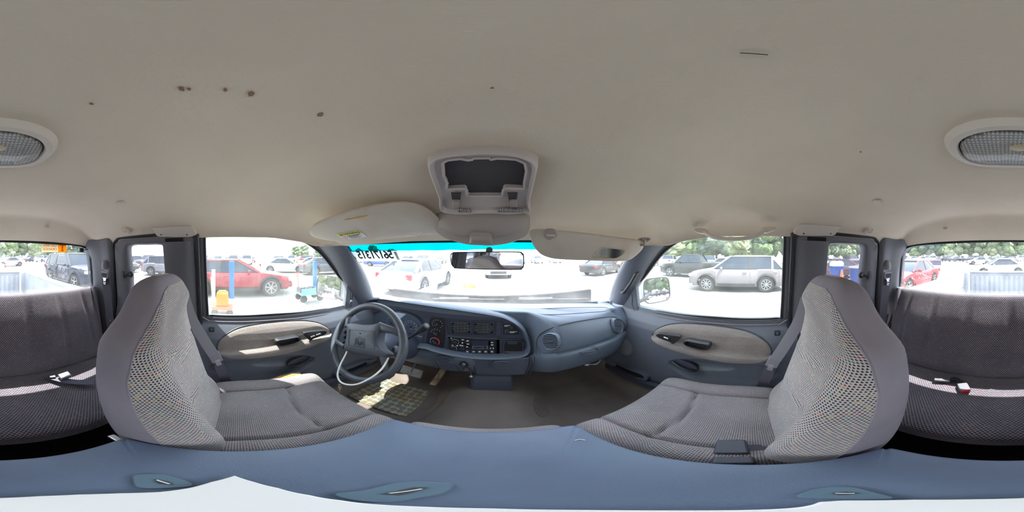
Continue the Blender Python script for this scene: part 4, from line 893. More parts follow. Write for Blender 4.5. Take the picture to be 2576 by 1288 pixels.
# wires hanging below the glovebox
q = G()
for k in range(4): q.tube(cr([ay_(u, v_, .70+.004*k) for u, v_ in ((1505, 896+k), (1510, 906), (1502, 914+k), (1488, 917), (1478, 916-k))], 5, False), .0018, 6, m=k % 2)
t = thing('wire_connector', ay_(1476, 915, .70), 'white plugs on loose wires hanging below the glovebox', 'wires'); q.build('wires', [M['white'], M['trim']], t)
q = G(); q.box(ay_(1476, 917, .70), (.022, .014, .014), rot=Matrix.Rotation(.5, 3, 'Y')); q.build('plug', M['mark'], t, bevel=.002); q = G(); q.box(ay_(1493, 904, .70), (.02, .014, .010), rot=Matrix.Rotation(-.4, 3, 'Y')); q.build('plug', M['mark'], t, bevel=.002)
# ================================================================ seats, console, belts
def ribbon(q, pts, w_, nrm, n=6, m=0, th=.0014):
    P = cr(pts, n, False) if len(pts) > 2 else [V(p) for p in pts]; rows = []
    for i, p in enumerate(P):
        t = (P[min(i+1, len(P)-1)]-P[max(0, i-1)]).normalized(); nn = V(nrm) if not callable(nrm) else nrm(p); s_ = t.cross(nn).normalized()*(w_/2); k = s_.cross(t).normalized()*th
        rows.append([p-s_-k, p+s_-k, p+s_+k, p-s_+k])
    q.loft(rows, cu=True, cap=True, m=m); return q
def groove(x, c, w_=.012): return math.exp(-((x-c)/w_)**2)
def front_seat(s):
    mir = (lambda q: q.mirror() if s > 0 else q); side_ = "driver's" if s < 0 else 'passenger'
    T = thing('front_seat', (s*.40, .05, -.90), ('driver seat in patterned grey cloth with torn bolster showing foam' if s < 0 else 'passenger seat in patterned grey cloth with intact bolsters'), 'car seat')
    # cushion
    def hf(a, b):
        h = 1.0+.13*(sm(abs(2*a-1), .52, .86))*(1-.5*b)+.03*sm(b, .6, .85)
        h -= .09*groove(a, .20, .012)*(b < .97)+.09*groove(a, .80, .012)
        cb = .60+.10*(2*a-1)**2; h -= .08*groove(b, cb, .014)*(.2 < a < .8)
        h -= .10*(1-sm(b, 0, .35))
        return h
    q = G(); q.pillow((-.628, -.115, -.79), (.452, 0, 0), (0, .455, 0), (0, 0, .193), nx=54, ny=54, p=8, hf=hf)
    mir(q).build('cushion', M['fab'], T, ang=80)
    q = G(); q.box((-.40, .09, -.86), (.40, .36, .13), taper=.96); mir(q).build('seat_base', M['black'], T, bevel=.01)
    q = G(); q.bar((-.632, -.10, -.80), (-.632, .25, -.80), .03, .07, up=(0, 0, 1)); mir(q).build('side_shield', M['black'], T, bevel=.008)
    # backrest
    SC = [(-.70, .200, -.030, .14, .004), (-.62, .212, -.040, .15, .012), (-.52, .224, -.058, .155, .018), (-.42, .229, -.082, .155, .018), (-.32, .229, -.108, .148, .014), (-.26, .225, -.124, .138, .009),
          (-.225, .221, -.134, .128, .006), (-.190, .212, -.144, .120, .005), (-.168, .192, -.149, .114, .005), (-.150, .165, -.153, .110, .004), (-.130, .141, -.158, .104, .003), (-.105, .121, -.165, .095, .002), (-.082, .105, -.174, .080, .001), (-.067, .087, -.184, .060, 0), (-.058, .064, -.192, .040, 0), (-.053, .036, -.200, .020, 0)]
    zs = [lerp(SC[0][0], SC[-1][0], 1-(1-i/52)**1.25) for i in range(53)]; cols = [cr([V((a[0], a[j], 0)) for a in SC], 8, False) for j in (1, 2, 3, 4)]
    def at_z(j, z):
        return interp(z, [(p.x, p.y) for p in cols[j-1]])
    n_ = 84; rows = []; KB = n_//4+round(math.acos(.95**(1/.42))*n_/2/pi); A0 = 2*pi*KB/n_-pi/2; LIM = lambda z: interp(z, [(-.25, .985), (-.15, .93), (-.117, .87), (-.09, .66), (-.08, .3)])
    for z in zs:
        w_, yf, th, bo = (at_z(j, z) for j in (1, 2, 3, 4)); row = []; aB = math.acos(LIM(z)**(1/.42))
        for k in range(n_):
            a = 2*pi*k/n_-pi/2
            if 0 < a < pi/2: a = a*aB/A0 if a < A0 else aB+(a-A0)*(pi/2-aB)/(pi/2-A0)
            c_, s_ = cos(a), sin(a); ex = .42
            x = w_*math.copysign(abs(c_)**ex, c_); yy = math.copysign(abs(s_)**(ex*1.15), s_)
            y = yf-th/2+th/2*yy
            if s_ > 0:
                r_ = abs(x)/w_; y -= .072*sm(-x/w_, .15, .9)*sm(-z, .12, .22)*(1-.5*sm(-z, .5, .62)); y += bo*(1 if x > 0 else .45)*(2.2*sm(r_, .45, .75)*(1-sm(r_, .82, 1))-.6*(1-sm(r_, .2, .6)))*min(1, s_*2)
                gw = lerp(.62, .50, sm(abs(z+.38), 0, .16)); y -= .009*groove(r_, gw, .022)*(z < -.22)*(z > -.56)
                y -= .010*groove(z, -.22-.05*(1-min(1, (r_/.62))**2)*1.0, .008)*(r_ < .62)
                y -= .009*groove(z, -.44+.10*r_, .008)*(r_ < .6)
            row.append(V((-.397+x*(1-.09*(x < 0)*sm(-z, .10, .22)*(1-sm(-z, .5, .62))), y, z)))
        rows.append(row)
    def mf(i, k):
        return 0 if KB <= k <= n_*3//4-4 and zs[i] < -.080 else 1
    q = G(); q.loft(rows, cu=True, cap=True, mf=mf); mir(q).build('backrest', [M['fab2'], M['velour']], T, ang=85)
    # piping where the cloth meets the plain side
    ed = []
    for i, z in enumerate(zs):
        if z < -.078: ed.append(rows[i][KB])
    q = G(); q.tube(ed, .0016, 6); mir(q).build('piping', M['velour'], T)
    q = G(); q.tube([r[int(n_*.23)]+V((.0005, -.0005, 0)) for r in rows if abs(0) < 1][14:16]+[], .0005, 4)
    if s < 0:
        # torn edges with foam showing
        f = [ax_(u, v_, -.50) for u, v_ in ((461, 748), (466, 744), (470, 756), (475, 775), (478, 792), (472, 790), (467, 772))]
        P = []
        for z in (-.135, -.155, -.18, -.205):
            i = min(range(len(zs)), key=lambda m_: abs(zs[m_]-z)); P.append(rows[i][n_*3//4-5]+V((-.001, 0, 0)))
        q = G(); q.tube(P, [.001, .004, .0035, .001], 8); q.build('torn_foam', M['foam'], T)
        q = G(); P = [ax_(u, v_, X) for u, v_, X in ((652, 972, -.625), (675, 960, -.626), (705, 950, -.624), (735, 943, -.618), (757, 941, -.612))]
        q.tube([p+V((0, 0, -.002)) for p in P], [.004, .010, .011, .009, .003], 8); q.build('torn_foam', M['foam'], T)
        q = G(); q.tube([p+V((-.006, 0, .007)) for p in P], [.002, .004, .003, .004, .002], 6); q.build('torn_edge', M['velour'], T)
        q = G(); p = az_(652, 1066, -.617); q.tube([p+V((-.010, .004, .0)), p, p+V((.008, 0, 0)), p+V((.009, -.008, 0))], .0013, 5); q.build('cloth_tear', M['pit'], T)
    if s < 0: q = G(); q.bar((-.182, -.20, -.56), (-.168, -.135, -.552), .016, .010); q.build('recline_lever', M['steel'], T, bevel=.003)
    # crumpled boot round the belt anchor
    q = G(); o_ = ax_(588, 985, -.615); 
    for k in range(6): q.tube(cr([o_+V((.01*math.sin(k), -.045+.012*k, -.016+.006*(k % 2))), o_+V((.0, -.03+.012*k, .004)), o_+V((.02, -.01+.012*k, -.008)), o_+V((.03, -.0+.012*k, -.03))], 4, False), .008, 8)
    mir(q).build('anchor_cover', M['trim'], T)
    return T
front_seat(-1); front_seat(1)
# passenger buckle on the cushion
for u, v_, w_, h_, lb in ((1840, 1126, .05, .062, 'dark grey belt buckle lying on the passenger cushion beside the console'), (1846, 1160, .05, .03, 'belt buckle half tucked between passenger cushion and console')):
    p = az_(u, v_, -.592 if v_ < 1150 else -.585); t = thing('belt_buckle', p, lb, 'buckle')
    q = G(); q.box(p, (h_, w_, .022), rot=Matrix.Rotation(.12, 3, 'Z') @ Matrix.Rotation(.1, 3, 'Y')); q.build('housing', M['doordark'], t, bevel=.005, seg=3)
    if v_ < 1150: q = G(); ribbon(q, [p+V((.0, -.025, -.004)), p+V((.004, -.045, -.012)), p+V((.008, -.07, -.025))], .03, (0, 0, 1)); q.build('strap', M['beltd'], t)

# ---- centre seat cushion and folded backrest used as a console
CT = thing('centre_seat_cushion', (0, .12, -.86), 'narrow centre seat cushion in grey cloth under the folded console', 'car seat')
q = G(); q.pillow((-.172, -.12, -.76), (.344, 0, 0), (0, .472, 0), (0, 0, .183), nx=30, ny=30, p=9, hf=lambda a, b: 1.0); q.build('cushion', M['fab'], CT, ang=80)
q = G(); q.box((0, .1, -.83), (.30, .36, .12)); q.build('seat_base', M['black'], CT, bevel=.01)
CN = thing('console_lid', (0, .05, -.60), 'blue grey hard plastic back of the folded centre seat serving as console', 'console')
ol = cr([(-.150, .262, 0), (0, .266, 0), (.142, .262, 0), (.160, .250, 0), (.167, .225, 0), (.170, .05, 0), (.164, -.13, 0), (.156, -.150, 0), (.136, -.160, 0), (0, -.163, 0), (-.142, -.160, 0), (-.160, -.150, 0), (-.170, -.13, 0), (-.176, .05, 0), (-.172, .225, 0), (-.166, .250, 0)], 6)
q = G(); R_c = lambda k, z: [V((p.x*k, .05+(p.y-.05)*k, z)) for p in ol]
q.loft([R_c(.90, -.575), R_c(.97, -.560), R_c(1, -.530), R_c(1.0, -.506), R_c(.994, -.497), R_c(.982, -.4915), R_c(.96, -.489), R_c(.5, -.487), R_c(.05, -.4865)], cu=True, cap=True); q.build('shell', M['con'], CN, ang=80)
ltm = mat('latch_plastic', (84, 104, 120), .4)
for pts, sl_ in ((((830, 1243), (900, 1235), (960, 1222), (1000, 1213), (1060, 1211), (1130, 1216), (1141, 1222), (1120, 1240), (1050, 1254), (980, 1264), (900, 1262)), ((955, 1243), (1040, 1226), (1080, 1226), (1055, 1234), (1005, 1246))),
                 (((333, 1208), (337, 1195), (380, 1192), (420, 1194), (470, 1209), (490, 1222), (440, 1228), (350, 1228)), ((388, 1205), (425, 1212), (438, 1220), (400, 1217))),
                 (((2005, 1250), (2040, 1233), (2090, 1225), (2150, 1226), (2200, 1238), (2260, 1254), (2150, 1257)), ((2090, 1241), (2130, 1237), (2165, 1241), (2110, 1246)))):
    P = cr([az_(u, v_, -.4865) for u, v_ in pts], 5); q = G(); q.prism(P, (0, 0, .003), top=.93); o = q.build('latch_plate', ltm, CN, ang=30)
    q = G(); q.prism([az_(u, v_, -.4833) for u, v_ in sl_], (0, 0, .0008)); q.build('latch_slot', M['pit'], o)
    a, b = az_(*sl_[0], -.482), az_(*sl_[2], -.482); q = G(); q.bar(a.lerp(b, .15), a.lerp(b, .8), .0016, .001); q.build('latch_bar', M['mark'], o)
q = G(); q.tube([az_(1446, 1108, -.4875), az_(1458, 1105, -.4875), az_(1472, 1107, -.4875)], .0009, 5); q.build('scratch', M['mark'], CN)
# pale foot of the camera stand
mp = [(0, 1253), (100, 1248), (200, 1244), (300, 1241), (400, 1238), (470, 1229), (530, 1213), (590, 1197), (640, 1213), (700, 1228), (780, 1246), (860, 1259), (950, 1269), (1050, 1274), (1242, 1279), (1500, 1283), (1800, 1284), (2000, 1277), (2060, 1263), (2120, 1259), (2300, 1257), (2450, 1256)]
P = [az_(u, v_, -.4815) for u, v_ in mp]; q = G(); q.prism(P, (0, 0, .004)); t = tag(q.build('camera_stand_foot', mat('pale_plastic', (214, 224, 222), .45), bevel=.001), 'pale smooth plastic foot lying on the blue console top', 'stand foot')

# ---- rear bench
RB = thing('rear_bench', (0, -.55, -.92), 'wide rear bench seat in dark patterned cloth below the rear window', 'bench seat')
def hb(a, b):
    h = 1-.13*sum(groove(a, c, .006) for c in (.075, .20, .34, .50, .66, .80, .925))*(b > .25)
    return h*(1-.45*sm(b, .55, 1))+.06*noise.noise(V((a*7, b*3, 0)))
q = G(); q.pillow((-.645, -.745, -.655), (1.29, 0, 0), (0, -.115, .445), (0, .088, .02), nx=90, ny=34, p=7, hf=hb); q.build('backrest', M['fabr'], RB, ang=85)
q = G(); q.pillow((-.645, -.755, -.702), (1.29, 0, 0), (0, .452, 0), (0, 0, .070), nx=70, ny=40, p=6, hf=lambda a, b: 1+.05*noise.noise(V((a*5, b*3, 4)))-.04*b); q.build('cushion', M['fabr'], RB, ang=85)
q = G(); q.box((0, -.60, -.82), (1.20, .20, .22)); q.build('seat_base', M['soft'], RB)
# bench side wings
for s in (-1, 1):
    q = G(); q.box((s*.655, -.80, -.43), (.03, .07, .46), rot=Matrix.Rotation(.2, 3, 'X')); q.build('side_wing', M['velour'], RB, bevel=.01)
# buckles and straps on the bench
p = az_(2380, 955, -.622); t = thing('belt_buckle', p, 'dark grey belt end lying on the rear bench near the red-buttoned buckle', 'buckle')
q = G(); q.bar(az_(2350, 955, -.618), az_(2390, 957, -.618), .024, .014); q.build('housing', M['trim'], t, bevel=.004); q = G(); ribbon(q, [az_(2388, 957, -.620), az_(2402, 952, -.615), az_(2415, 960, -.622)], .022, (0, 0, 1)); q.build('strap', M['black'], t)
p = az_(2428, 975, -.622); t = thing('belt_buckle', p, 'rear bench belt buckle with a red release button', 'buckle')
q = G(); q.bar(az_(2420, 966, -.618), az_(2429, 984, -.618), .040, .018); q.build('housing', M['trim'], t, bevel=.004); q = G(); q.bar(az_(2427.5, 982.5, -.6145), az_(2429.5, 986, -.6145), .032, .016); q.build('release_button', M['red'], t, bevel=.002)
q = G(); ribbon(q, [az_(2400, 955, -.624), az_(2412, 960, -.620), az_(2421, 968, -.620)], .03, (0, 0, 1)); q.build('strap', M['black'], t)
p = az_(150, 950, -.62); t = thing('belt_buckle', p, 'silver and black lap belt lying on the rear bench behind the driver', 'buckle')
q = G(); ribbon(q, [az_(118, 944, -.616), az_(140, 952, -.614), az_(180, 960, -.610), az_(235, 962, -.605)], .035, (0, 0, 1)); q.build('strap', M['beltd'], t)
q = G(); q.bar(az_(124, 947, -.605), az_(140, 946, -.605), .02, .006); q.bar(az_(150, 950, -.600), az_(176, 941, -.592), .036, .018); q.build('latch', M['steel'], t, bevel=.003)

# ---- belts
for s in (-1, 1):
    mir = (lambda q: q.mirror() if s > 0 else q); nm = "driver's" if s < 0 else 'passenger'
    T = thing('seat_belt', (s*.66, -.1, -.8), ('grey seat belt running down between driver seat and door' if s < 0 else 'grey seat belt running down between passenger seat and door'), 'seat belt')
    pt = [(464, 745, -.650), (482, 800, -.640), (510, 850, -.634), (538, 893, -.640)]
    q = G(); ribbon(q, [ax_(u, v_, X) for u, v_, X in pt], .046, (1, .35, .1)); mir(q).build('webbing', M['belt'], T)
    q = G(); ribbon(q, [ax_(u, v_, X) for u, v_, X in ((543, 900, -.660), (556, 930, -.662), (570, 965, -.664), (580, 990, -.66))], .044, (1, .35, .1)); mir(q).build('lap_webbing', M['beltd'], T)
    a, b = ax_(536, 888, -.648), ax_(548, 910, -.650); q = G(); q.bar(a, b, .050, .012, up=(1, .3, 0)); tg = mir(q).build('latch_tongue', M['belt'], T, bevel=.003)
    q = G(); q.bar(ax_(546, 906, -.645), ax_(552, 919, -.646), .024, .005, up=(1, .3, 0)); mir(q).build('metal_tongue', M['chrome'], tg, bevel=.001)
    # rear belts
    T = thing('rear_seat_belt', (s*.69, -.75, -.6), 'dark rear seat belt hanging from its pillar outlet, %s side' % nm, 'seat belt')
    def U(u, v_, X): return ax_(u, v_, -X)
    P0 = U(264, 668, .652); q = G(); rows = []
    for k, (dz, w_, o_) in enumerate(((.034, .004, 0), (.030, .012, .008), (.018, .019, .016), (.002, .023, .020), (-.012, .024, .018), (-.022, .024, .010))):
        rows.append([P0+V((.0+o_*sin(a)*1.0, cos(a)*w_, dz)) for a in [pi*i/10 for i in range(11)]])
    q.loft(rows); mir(q).build('outlet_hood', M['seal'], T, ang=70)
    P1 = U(264, 685, .640); q = G(); q.box(P1, (.012, .058, .010)); q.box(P1+V((0, -.024, -.016)), (.008, .006, .03)); q.box(P1+V((0, .024, -.016)), (.008, .006, .03)); q.box(P1+V((0, 0, -.032)), (.008, .044, .008))
    bk = mir(q).build('latch_frame', M['belt'], T, bevel=.002)
    q = G(); q.prism([P1+V((.004, y, z)) for y, z in ((-.016, -.034), (.016, -.034), (.010, -.046), (.010, -.068), (.005, -.073), (-.005, -.073), (-.010, -.068), (-.010, -.046))], (-.003, 0, 0)); mir(q).build('metal_tongue', M['chrome'], bk, bevel=.001)
    q = G(); q.box(P1+V((.0065, 0, -.056)), (.003, .008, .007)); q.box(P1+V((.0065, 0, -.066)), (.003, .008, .004)); mir(q).build('tongue_slot', M['pit'], bk)
    q = G(); ribbon(q, [U(264, 686, .644), U(270, 740, .655), U(276, 800, .668), U(281, 850, .678), U(283, 880, .685)], .046, (1, .5, 0)); mir(q).build('webbing', M['beltd'], T)
    q = G(); q.lathe([(.005, 0), (.004, .002), (.0005, .003)], U(277, 806, .664), (1, .5, 0), 12); mir(q).build('button', M['steel'], T)
# ================================================================ overhead: console, visors, mirror, handles
def holed(q, outer, hole, m=0):
    """flat plate between two outlines"""
    bm = bmesh.new(); es = []
    for P in (outer, hole):
        vs = [bm.verts.new(p) for p in P]
        es += [bm.edges.new((vs[i-1], vs[i])) for i in range(len(vs))]
    bmesh.ops.triangle_fill(bm, edges=es, use_beauty=True); bm.verts.index_update()
    q.add([v_.co.copy() for v_ in bm.verts], [[v_.index for v_ in f.verts] for f in bm.faces], m); bm.free(); return q
OP, ON = plane3(V((0, .25, .176)), V((.1, .25, .176)), V((0, .45, .122)))
if ON.z > 0: ON = -ON                                    # pointing down into the cab
def OC(u, v_, d=0): return ap_(u, v_, OP, ON)+ON*d
OH = thing('overhead_console', (0, .36, .16), 'light mauve overhead console with open dark storage bin and dropped lid', 'overhead console')
outer = resample(cr([OC(u, v_) for u, v_ in ((1075, 412), (1082, 397), (1103, 388), (1158, 380), (1230, 376), (1295, 382), (1338, 395), (1353, 410), (1352, 428), (1343, 464), (1332, 510), (1327, 532), (1220, 536), (1116, 532), (1103, 495), (1082, 440))], 6), 110)
hole = [OC(u, v_, -.004) for u, v_ in ((1114, 412), (1125, 404.6), (1158, 401), (1177, 404.6), (1188, 403), (1190, 400), (1230, 399), (1234, 403), (1251, 400), (1299, 403), (1321, 413), (1325, 432), (1319, 462), (1320, 473), (1316, 477), (1271, 475), (1266, 479), (1264, 490), (1260, 496), (1182, 496), (1175, 492), (1174, 480), (1169, 476), (1127, 478), (1122, 475), (1125, 463), (1116, 447))]
oc = sum(outer, V())/len(outer); S_ = lambda k, d: [oc+(p-oc)*k+ON*d for p in outer]
q = G(); q.loft([S_(1.02, -.03), S_(1.0, -.002), S_(.985, .006), S_(.955, .008), S_(.925, .004), S_(.90, -.004)], cu=True)
holed(q, S_(.90, -.004), hole); hb_ = [p-ON*.012 for p in hole]; q.loft([hole, hb_], cu=True); q.build('housing', M['mauve'], OH, ang=50)
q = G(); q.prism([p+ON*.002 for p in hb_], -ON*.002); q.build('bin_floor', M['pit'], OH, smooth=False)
q = G(); q.tube([p+ON*.0015 for p in hole], .0032, 8, closed=True); q.build('bin_lip', M['mauve'], OH)
for a, b in ((1135, 1160), (1277, 1302)):
    q = G(); q.prism([OC(a, 484, .0), OC(b, 484, .0), OC(b-3, 508, .0), OC(a+4, 508, .0)], ON*.003); hg = q.build('hinge_pocket', M['pit'], OH)
    mid = (a+b)/2+1; q = G(); A = OC(mid, 499, .004); Bp = ay_(mid+1, 531, .462); q.bar(A, Bp, .014, .010, up=ON); q.bar(A+V((0, -.004, -.004)), A.lerp(Bp, .4)+V((0, -.006, -.006)), .018, .008, up=ON); q.build('hinge_arm', M['taupe'], hg, bevel=.002)
for u0, u1 in ((1152, 1186), (1251, 1316)):
    q = G(); q.bar(OC(u0, 525, .006), OC(u1, 525, .006), .014, .006, up=ON); q.build('map_light', lens, OH, bevel=.002)
YL = .470
LO = [(1101, 524), (1150, 524), (1215, 525), (1280, 526), (1329, 528.5), (1332, 540), (1334, 556), (1332, 577), (1321, 594), (1288, 609), (1245, 616), (1205, 616), (1169, 613), (1125, 601), (1099, 584), (1092, 566), (1095, 545)]
LP = resample(cr([ay_(u, v_, YL) for u, v_ in LO], 5), 100)
LI = resample(cr([ay_(u, v_, YL) for u, v_ in ((1109, 533), (1150, 532), (1215, 533), (1280, 535), (1314, 538), (1325, 548), (1323, 560), (1316, 574), (1285, 590), (1245, 597), (1205, 597), (1160, 595), (1122, 580), (1106, 564), (1102, 548))], 5), 100)
k0 = min(range(100), key=lambda i: (LI[i]-LP[0]).length); LI = LI[k0:]+LI[:k0]
lc = sum(LI, V())/len(LI); q = G()
q.loft([[p+V((0, .020, -.0)) for p in LP], [p+V((0, .012, 0)) for p in LP], LP, [a.lerp(b, .35)+V((0, -.003, 0)) for a, b in zip(LP, LI)], [a.lerp(b, .85)+V((0, -.006, 0)) for a, b in zip(LP, LI)], [a+V((0, -.014, 0)) for a in LI], [lc+(p-lc)*.90+V((0, -.022, -.002)) for p in LI], [lc+(p-lc)*.7+V((0, -.028, -.003)) for p in LI], [lc+(p-lc)*.3+V((0, -.031, -.003)) for p in LI]], cu=True, cap=True)
ld = q.build('bin_lid', M['taupe'], OH, ang=60)
q = G(); f_ = lambda u, v_, d: ay_(u, v_, YL-d)
q.loft([[f_(1182, 586, .030), f_(1187, 586, .040), f_(1233, 588, .040), f_(1239, 588, .030)], [f_(1180, 612, .014), f_(1187, 610, .030), f_(1232, 611, .030), f_(1240, 614, .014)]]); q.bar(f_(1187, 587, .036), f_(1233, 589, .036), .006, .008, up=(0, -1, 0)); q.build('lid_catch', M['taupe'], ld, solid=.003)

# ---- visors
PA, NA = plane3(V((-.195, .34, .130)), V((-.485, .39, .050)), V((-.209, .50, .070)))
if NA.z > 0: NA = -NA
VL = thing('sun_visor', (-.33, .41, .085), 'worn beige sun visor over the steering wheel with warning label and torn slit', 'sun visor')
A_ = lambda u, v_, d=0: ap_(u, v_, PA, NA)+NA*d
def visor(pts, f, th, m, par):
    P = resample(cr([f(u, v_, 0) for u, v_ in pts], 5), 120); c = sum(P, V())/len(P); n_ = (f(*pts[0], 1)-f(*pts[0], 0)); q = G()
    R = lambda k, d: [c+(p-c)*k+n_*d for p in P]
    q.loft([R(.96, -th), R(.99, -th*.8), R(1, -th*.5), R(.992, -th*.15), R(.97, 0), R(.93, .0012), R(.6, .002), R(.1, .002)], cu=True, cap=True); return q.build('body', m, par, ang=70)
visor([(777, 585), (783, 576), (797, 565), (830, 551), (880, 536), (930, 524), (975, 517), (1015, 514), (1050, 519), (1075, 529), (1097, 546), (1112, 565), (1110, 586), (1090, 591), (1078, 589), (1066, 587), (1058, 590), (1052, 594), (1000, 599), (940, 605), (870, 612), (852, 613), (842, 608), (825, 606), (800, 601), (784, 595)], A_, .014, M['visor'], VL)
q = G(); q.tube([A_(*p, .003) for p in ((868, 550.5), (880, 549), (900, 545.5), (918, 543), (925, 540))], [.0006, .0015, .0022, .0024, .001], 6); q.build('torn_slit', M['foam'], VL)
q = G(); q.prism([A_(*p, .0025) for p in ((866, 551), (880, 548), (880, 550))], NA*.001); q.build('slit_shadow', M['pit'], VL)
TL, TR, BR, BL_ = (A_(846, 588, .0028), A_(903, 578, .0028), A_(924, 593, .0028), A_(866, 601.5, .0028))
q = G(); q.prism([TL, TR, BR, BL_], NA*.0006); lbp = q.build('warning_label', M['paper'], VL)
q = G(); q.prism([p+NA*.0008 for p in (TL, TR, TR.lerp(BR, .36), TL.lerp(BL_, .36))], NA*.0003); q.build('yellow_band', M['yellow'], lbp)
tx = (TR-TL).normalized(); ty = (TL-BL_); th_ = ty.length; mid = lambda a, b: TL+(TR-TL)*a+(BL_-TL)*b+NA*.0014
text('⚠ WARNING' if False else 'WARNING', th_*.36, mid(.56, .18), tx, ty, M['ink'], VL)
q = G(); a, b, c_ = mid(.12, .06), mid(.06, .30), mid(.18, .30); q.tube([a, b, c_], .0006, 4, closed=True); q.build('warning_triangle', M['ink'], lbp)
cc = mid(.16, .68); rr_ = th_*.22; q = G(); q.tube([cc+tx*(rr_*cos(k))+ty.normalized()*(rr_*sin(k)) for k in [2*pi*i/20 for i in range(20)]], .0005, 4, closed=True); q.bar(cc-(tx+ty.normalized())*rr_*.7, cc+(tx+ty.normalized())*rr_*.7, .0009, .0004, up=NA); q.build('ban_symbol', M['redm'], lbp)
q = G()
for k in range(6): q.bar(mid(.36, .46+.09*k), mid(.92-.08*(k % 3), .46+.09*k), .0009 if k > 1 else .0022, .0003, up=NA)
q.build('fine_print', M['trim'], lbp)
q = G(); q.tube([A_(1062, 590, -.004), A_(1075, 589, -.004)], .004, 8); q.build('pivot_clip', M['beige'], VL)
PB, NB = plane3(V((.148, .50, .081)), V((.50, .403, .060)), V((.235, .53, -.011)))
if NB.y > 0: NB = -NB
VR = thing('sun_visor', (.32, .47, .03), 'beige passenger sun visor folded down with small vanity mirror', 'sun visor')
B_ = lambda u, v_, d=0: ap_(u, v_, PB, NB)+NB*d
visor([(1331, 590), (1334, 582), (1345, 579), (1365, 579), (1390, 581), (1440, 585), (1500, 592), (1560, 600), (1605, 606), (1618, 612), (1620, 622), (1613, 633), (1597, 647), (1580, 656), (1540, 658), (1480, 656), (1420, 654), (1385, 650), (1362, 642), (1347, 628), (1336, 608)], B_, .016, M['visor'], VR)
vm = [(1490, 647), (1497, 637), (1508, 626), (1520, 622), (1560, 626), (1571, 629), (1568, 637), (1556, 645), (1542, 649), (1500, 649)]
P = cr([B_(u, v_, .0035) for u, v_ in vm], 4); q = G(); q.prism(P, NB*.001); mo = q.build('vanity_mirror', mat('vanity_mirror_glass', (200, 200, 185), .12, 1), VR)
q = G(); q.tube(P, .0016, 6, closed=True); q.build('mirror_rim', M['visor'], mo); q = G(); q.tube([B_(1494, 647, .005), B_(1515, 648, .005), B_(1540, 648.5, .005)], .0016, 6); q.build('glue_strip', mat('old_glue', (190, 150, 90), .6), mo)
q = G(); P = cr([B_(u, v_, .004) for u, v_ in ((1368, 583), (1371, 576), (1376, 573), (1393, 574), (1397, 580), (1400, 588), (1398, 592), (1388, 598), (1380, 600), (1370, 594))], 4); q.prism(P, NB*.008); q.build('visor_clip', M['taupe'], VR, bevel=.002)
q = G(); q.bar(B_(1375, 587, .014), B_(1396, 588, .014), .006, .004, up=NB); q.build('clip_bar', M['beige'], VR, bevel=.001)
hb2 = cr([CO+ray(u, v_)*.66 for u, v_ in ((1605, 603), (1608, 599), (1618, 597), (1633, 598), (1637, 602), (1632, 607), (1622, 611), (1612, 609))], 4)
q = G(); q.prism(hb2, ray(1620, 604)*.012); hbk = q.build('hinge_bracket', M['taupe'], VR, bevel=.002)
q = G(); q.tube([CO+ray(1622, 606)*.655, CO+ray(1621, 616)*.645, B_(1612, 617, -.004)], .006, 8); q.build('hinge_rod', M['taupe'], hbk)
for u in (1613, 1630): q = G(); q.lathe([(.0025, 0), (.0005, .001)], CO+ray(u, 602)*.659, -ray(u, 602), 10); q.build('screw', M['pit'], hbk)

# ---- rear-view mirror
MC = ay_(1220, 655.5, .565); MN = ((CO-MC).normalized()+(V((-.42, -.25, -.10))-MC).normalized()).normalized(); MX = V((0, 0, 1)).cross(MN).normalized(); MX = MX if MX.x > 0 else -MX; MY = MN.cross(MX); MY = MY if MY.z > 0 else -MY
T = thing('rear_view_mirror', MC, 'rectangular interior rear-view mirror stuck to the windshield glass', 'mirror')
mo_ = [(-.5, .30), (-.46, .46), (-.38, .5), (.40, .5), (.47, .44), (.5, .30), (.5, -.30), (.47, -.44), (.40, -.5), (-.36, -.5), (-.45, -.42), (-.49, -.2)]
R = lambda k, d, ky=1: [MC+MX*(p.x*.268*k)+MY*(p.y*.062*ky)+MN*d for p in cr([(a, b, 0) for a, b in mo_], 4)]
q = G(); q.loft([R(.7, -.028, .5), R(.93, -.022, .85), R(1, -.010), R(1, .001), R(.985, .003, .95), R(.972, .001, .9)], cu=True, cap=True); q.build('housing', M['black'], T, ang=50)
q = G(); q.prism(R(.972, .0012, .9), MN*.0006); q.build('mirror_glass', M['mirrorg'], T, smooth=False)
gp_ = ws(.0, .86); q = G(); st_ = ay_(1231, 631, .585); q.lathe([(.012, -.004), (.013, .006), (.009, .012), (.0005, .013)], st_, (0, -1, .1), 16); q.tube([st_, MC+MY*.02-MN*.02], .006, 8); q.build('mount', mat('mirror_mount', (70, 100, 105), .4), T)

# ---- passenger roof grab handle
T = thing('roof_grab_handle', (.62, .05, .1), 'beige curved grab handle above the passenger window', 'handle')
H_ = lambda u, v_, X: ax_(u, v_, X)
for pts in (((1746, 578), (1752, 575), (1768, 575), (1780, 579), (1784, 590), (1768, 589), (1752, 585)), ((1914, 580), (1918, 572), (1936, 571), (1952, 573), (1952, 579), (1938, 584), (1924, 588))):
    q = G(); q.prism(cr([H_(u, v_, .628) for u, v_ in pts], 4), (-.012, 0, 0), top=.85); q.build('mounting_pad', M['beige'], T, bevel=.003)
q = G(); q.tube(cr([H_(u, v_, X) for u, v_, X in ((1772, 583, .620), (1782, 590, .606), (1796, 597, .598), (1825, 601, .594), (1860, 601, .594), (1893, 597, .596), (1912, 589, .600), (1924, 578, .612))], 5, False), .0085, 12, flat=.75); q.build('grip', M['beige'], T)

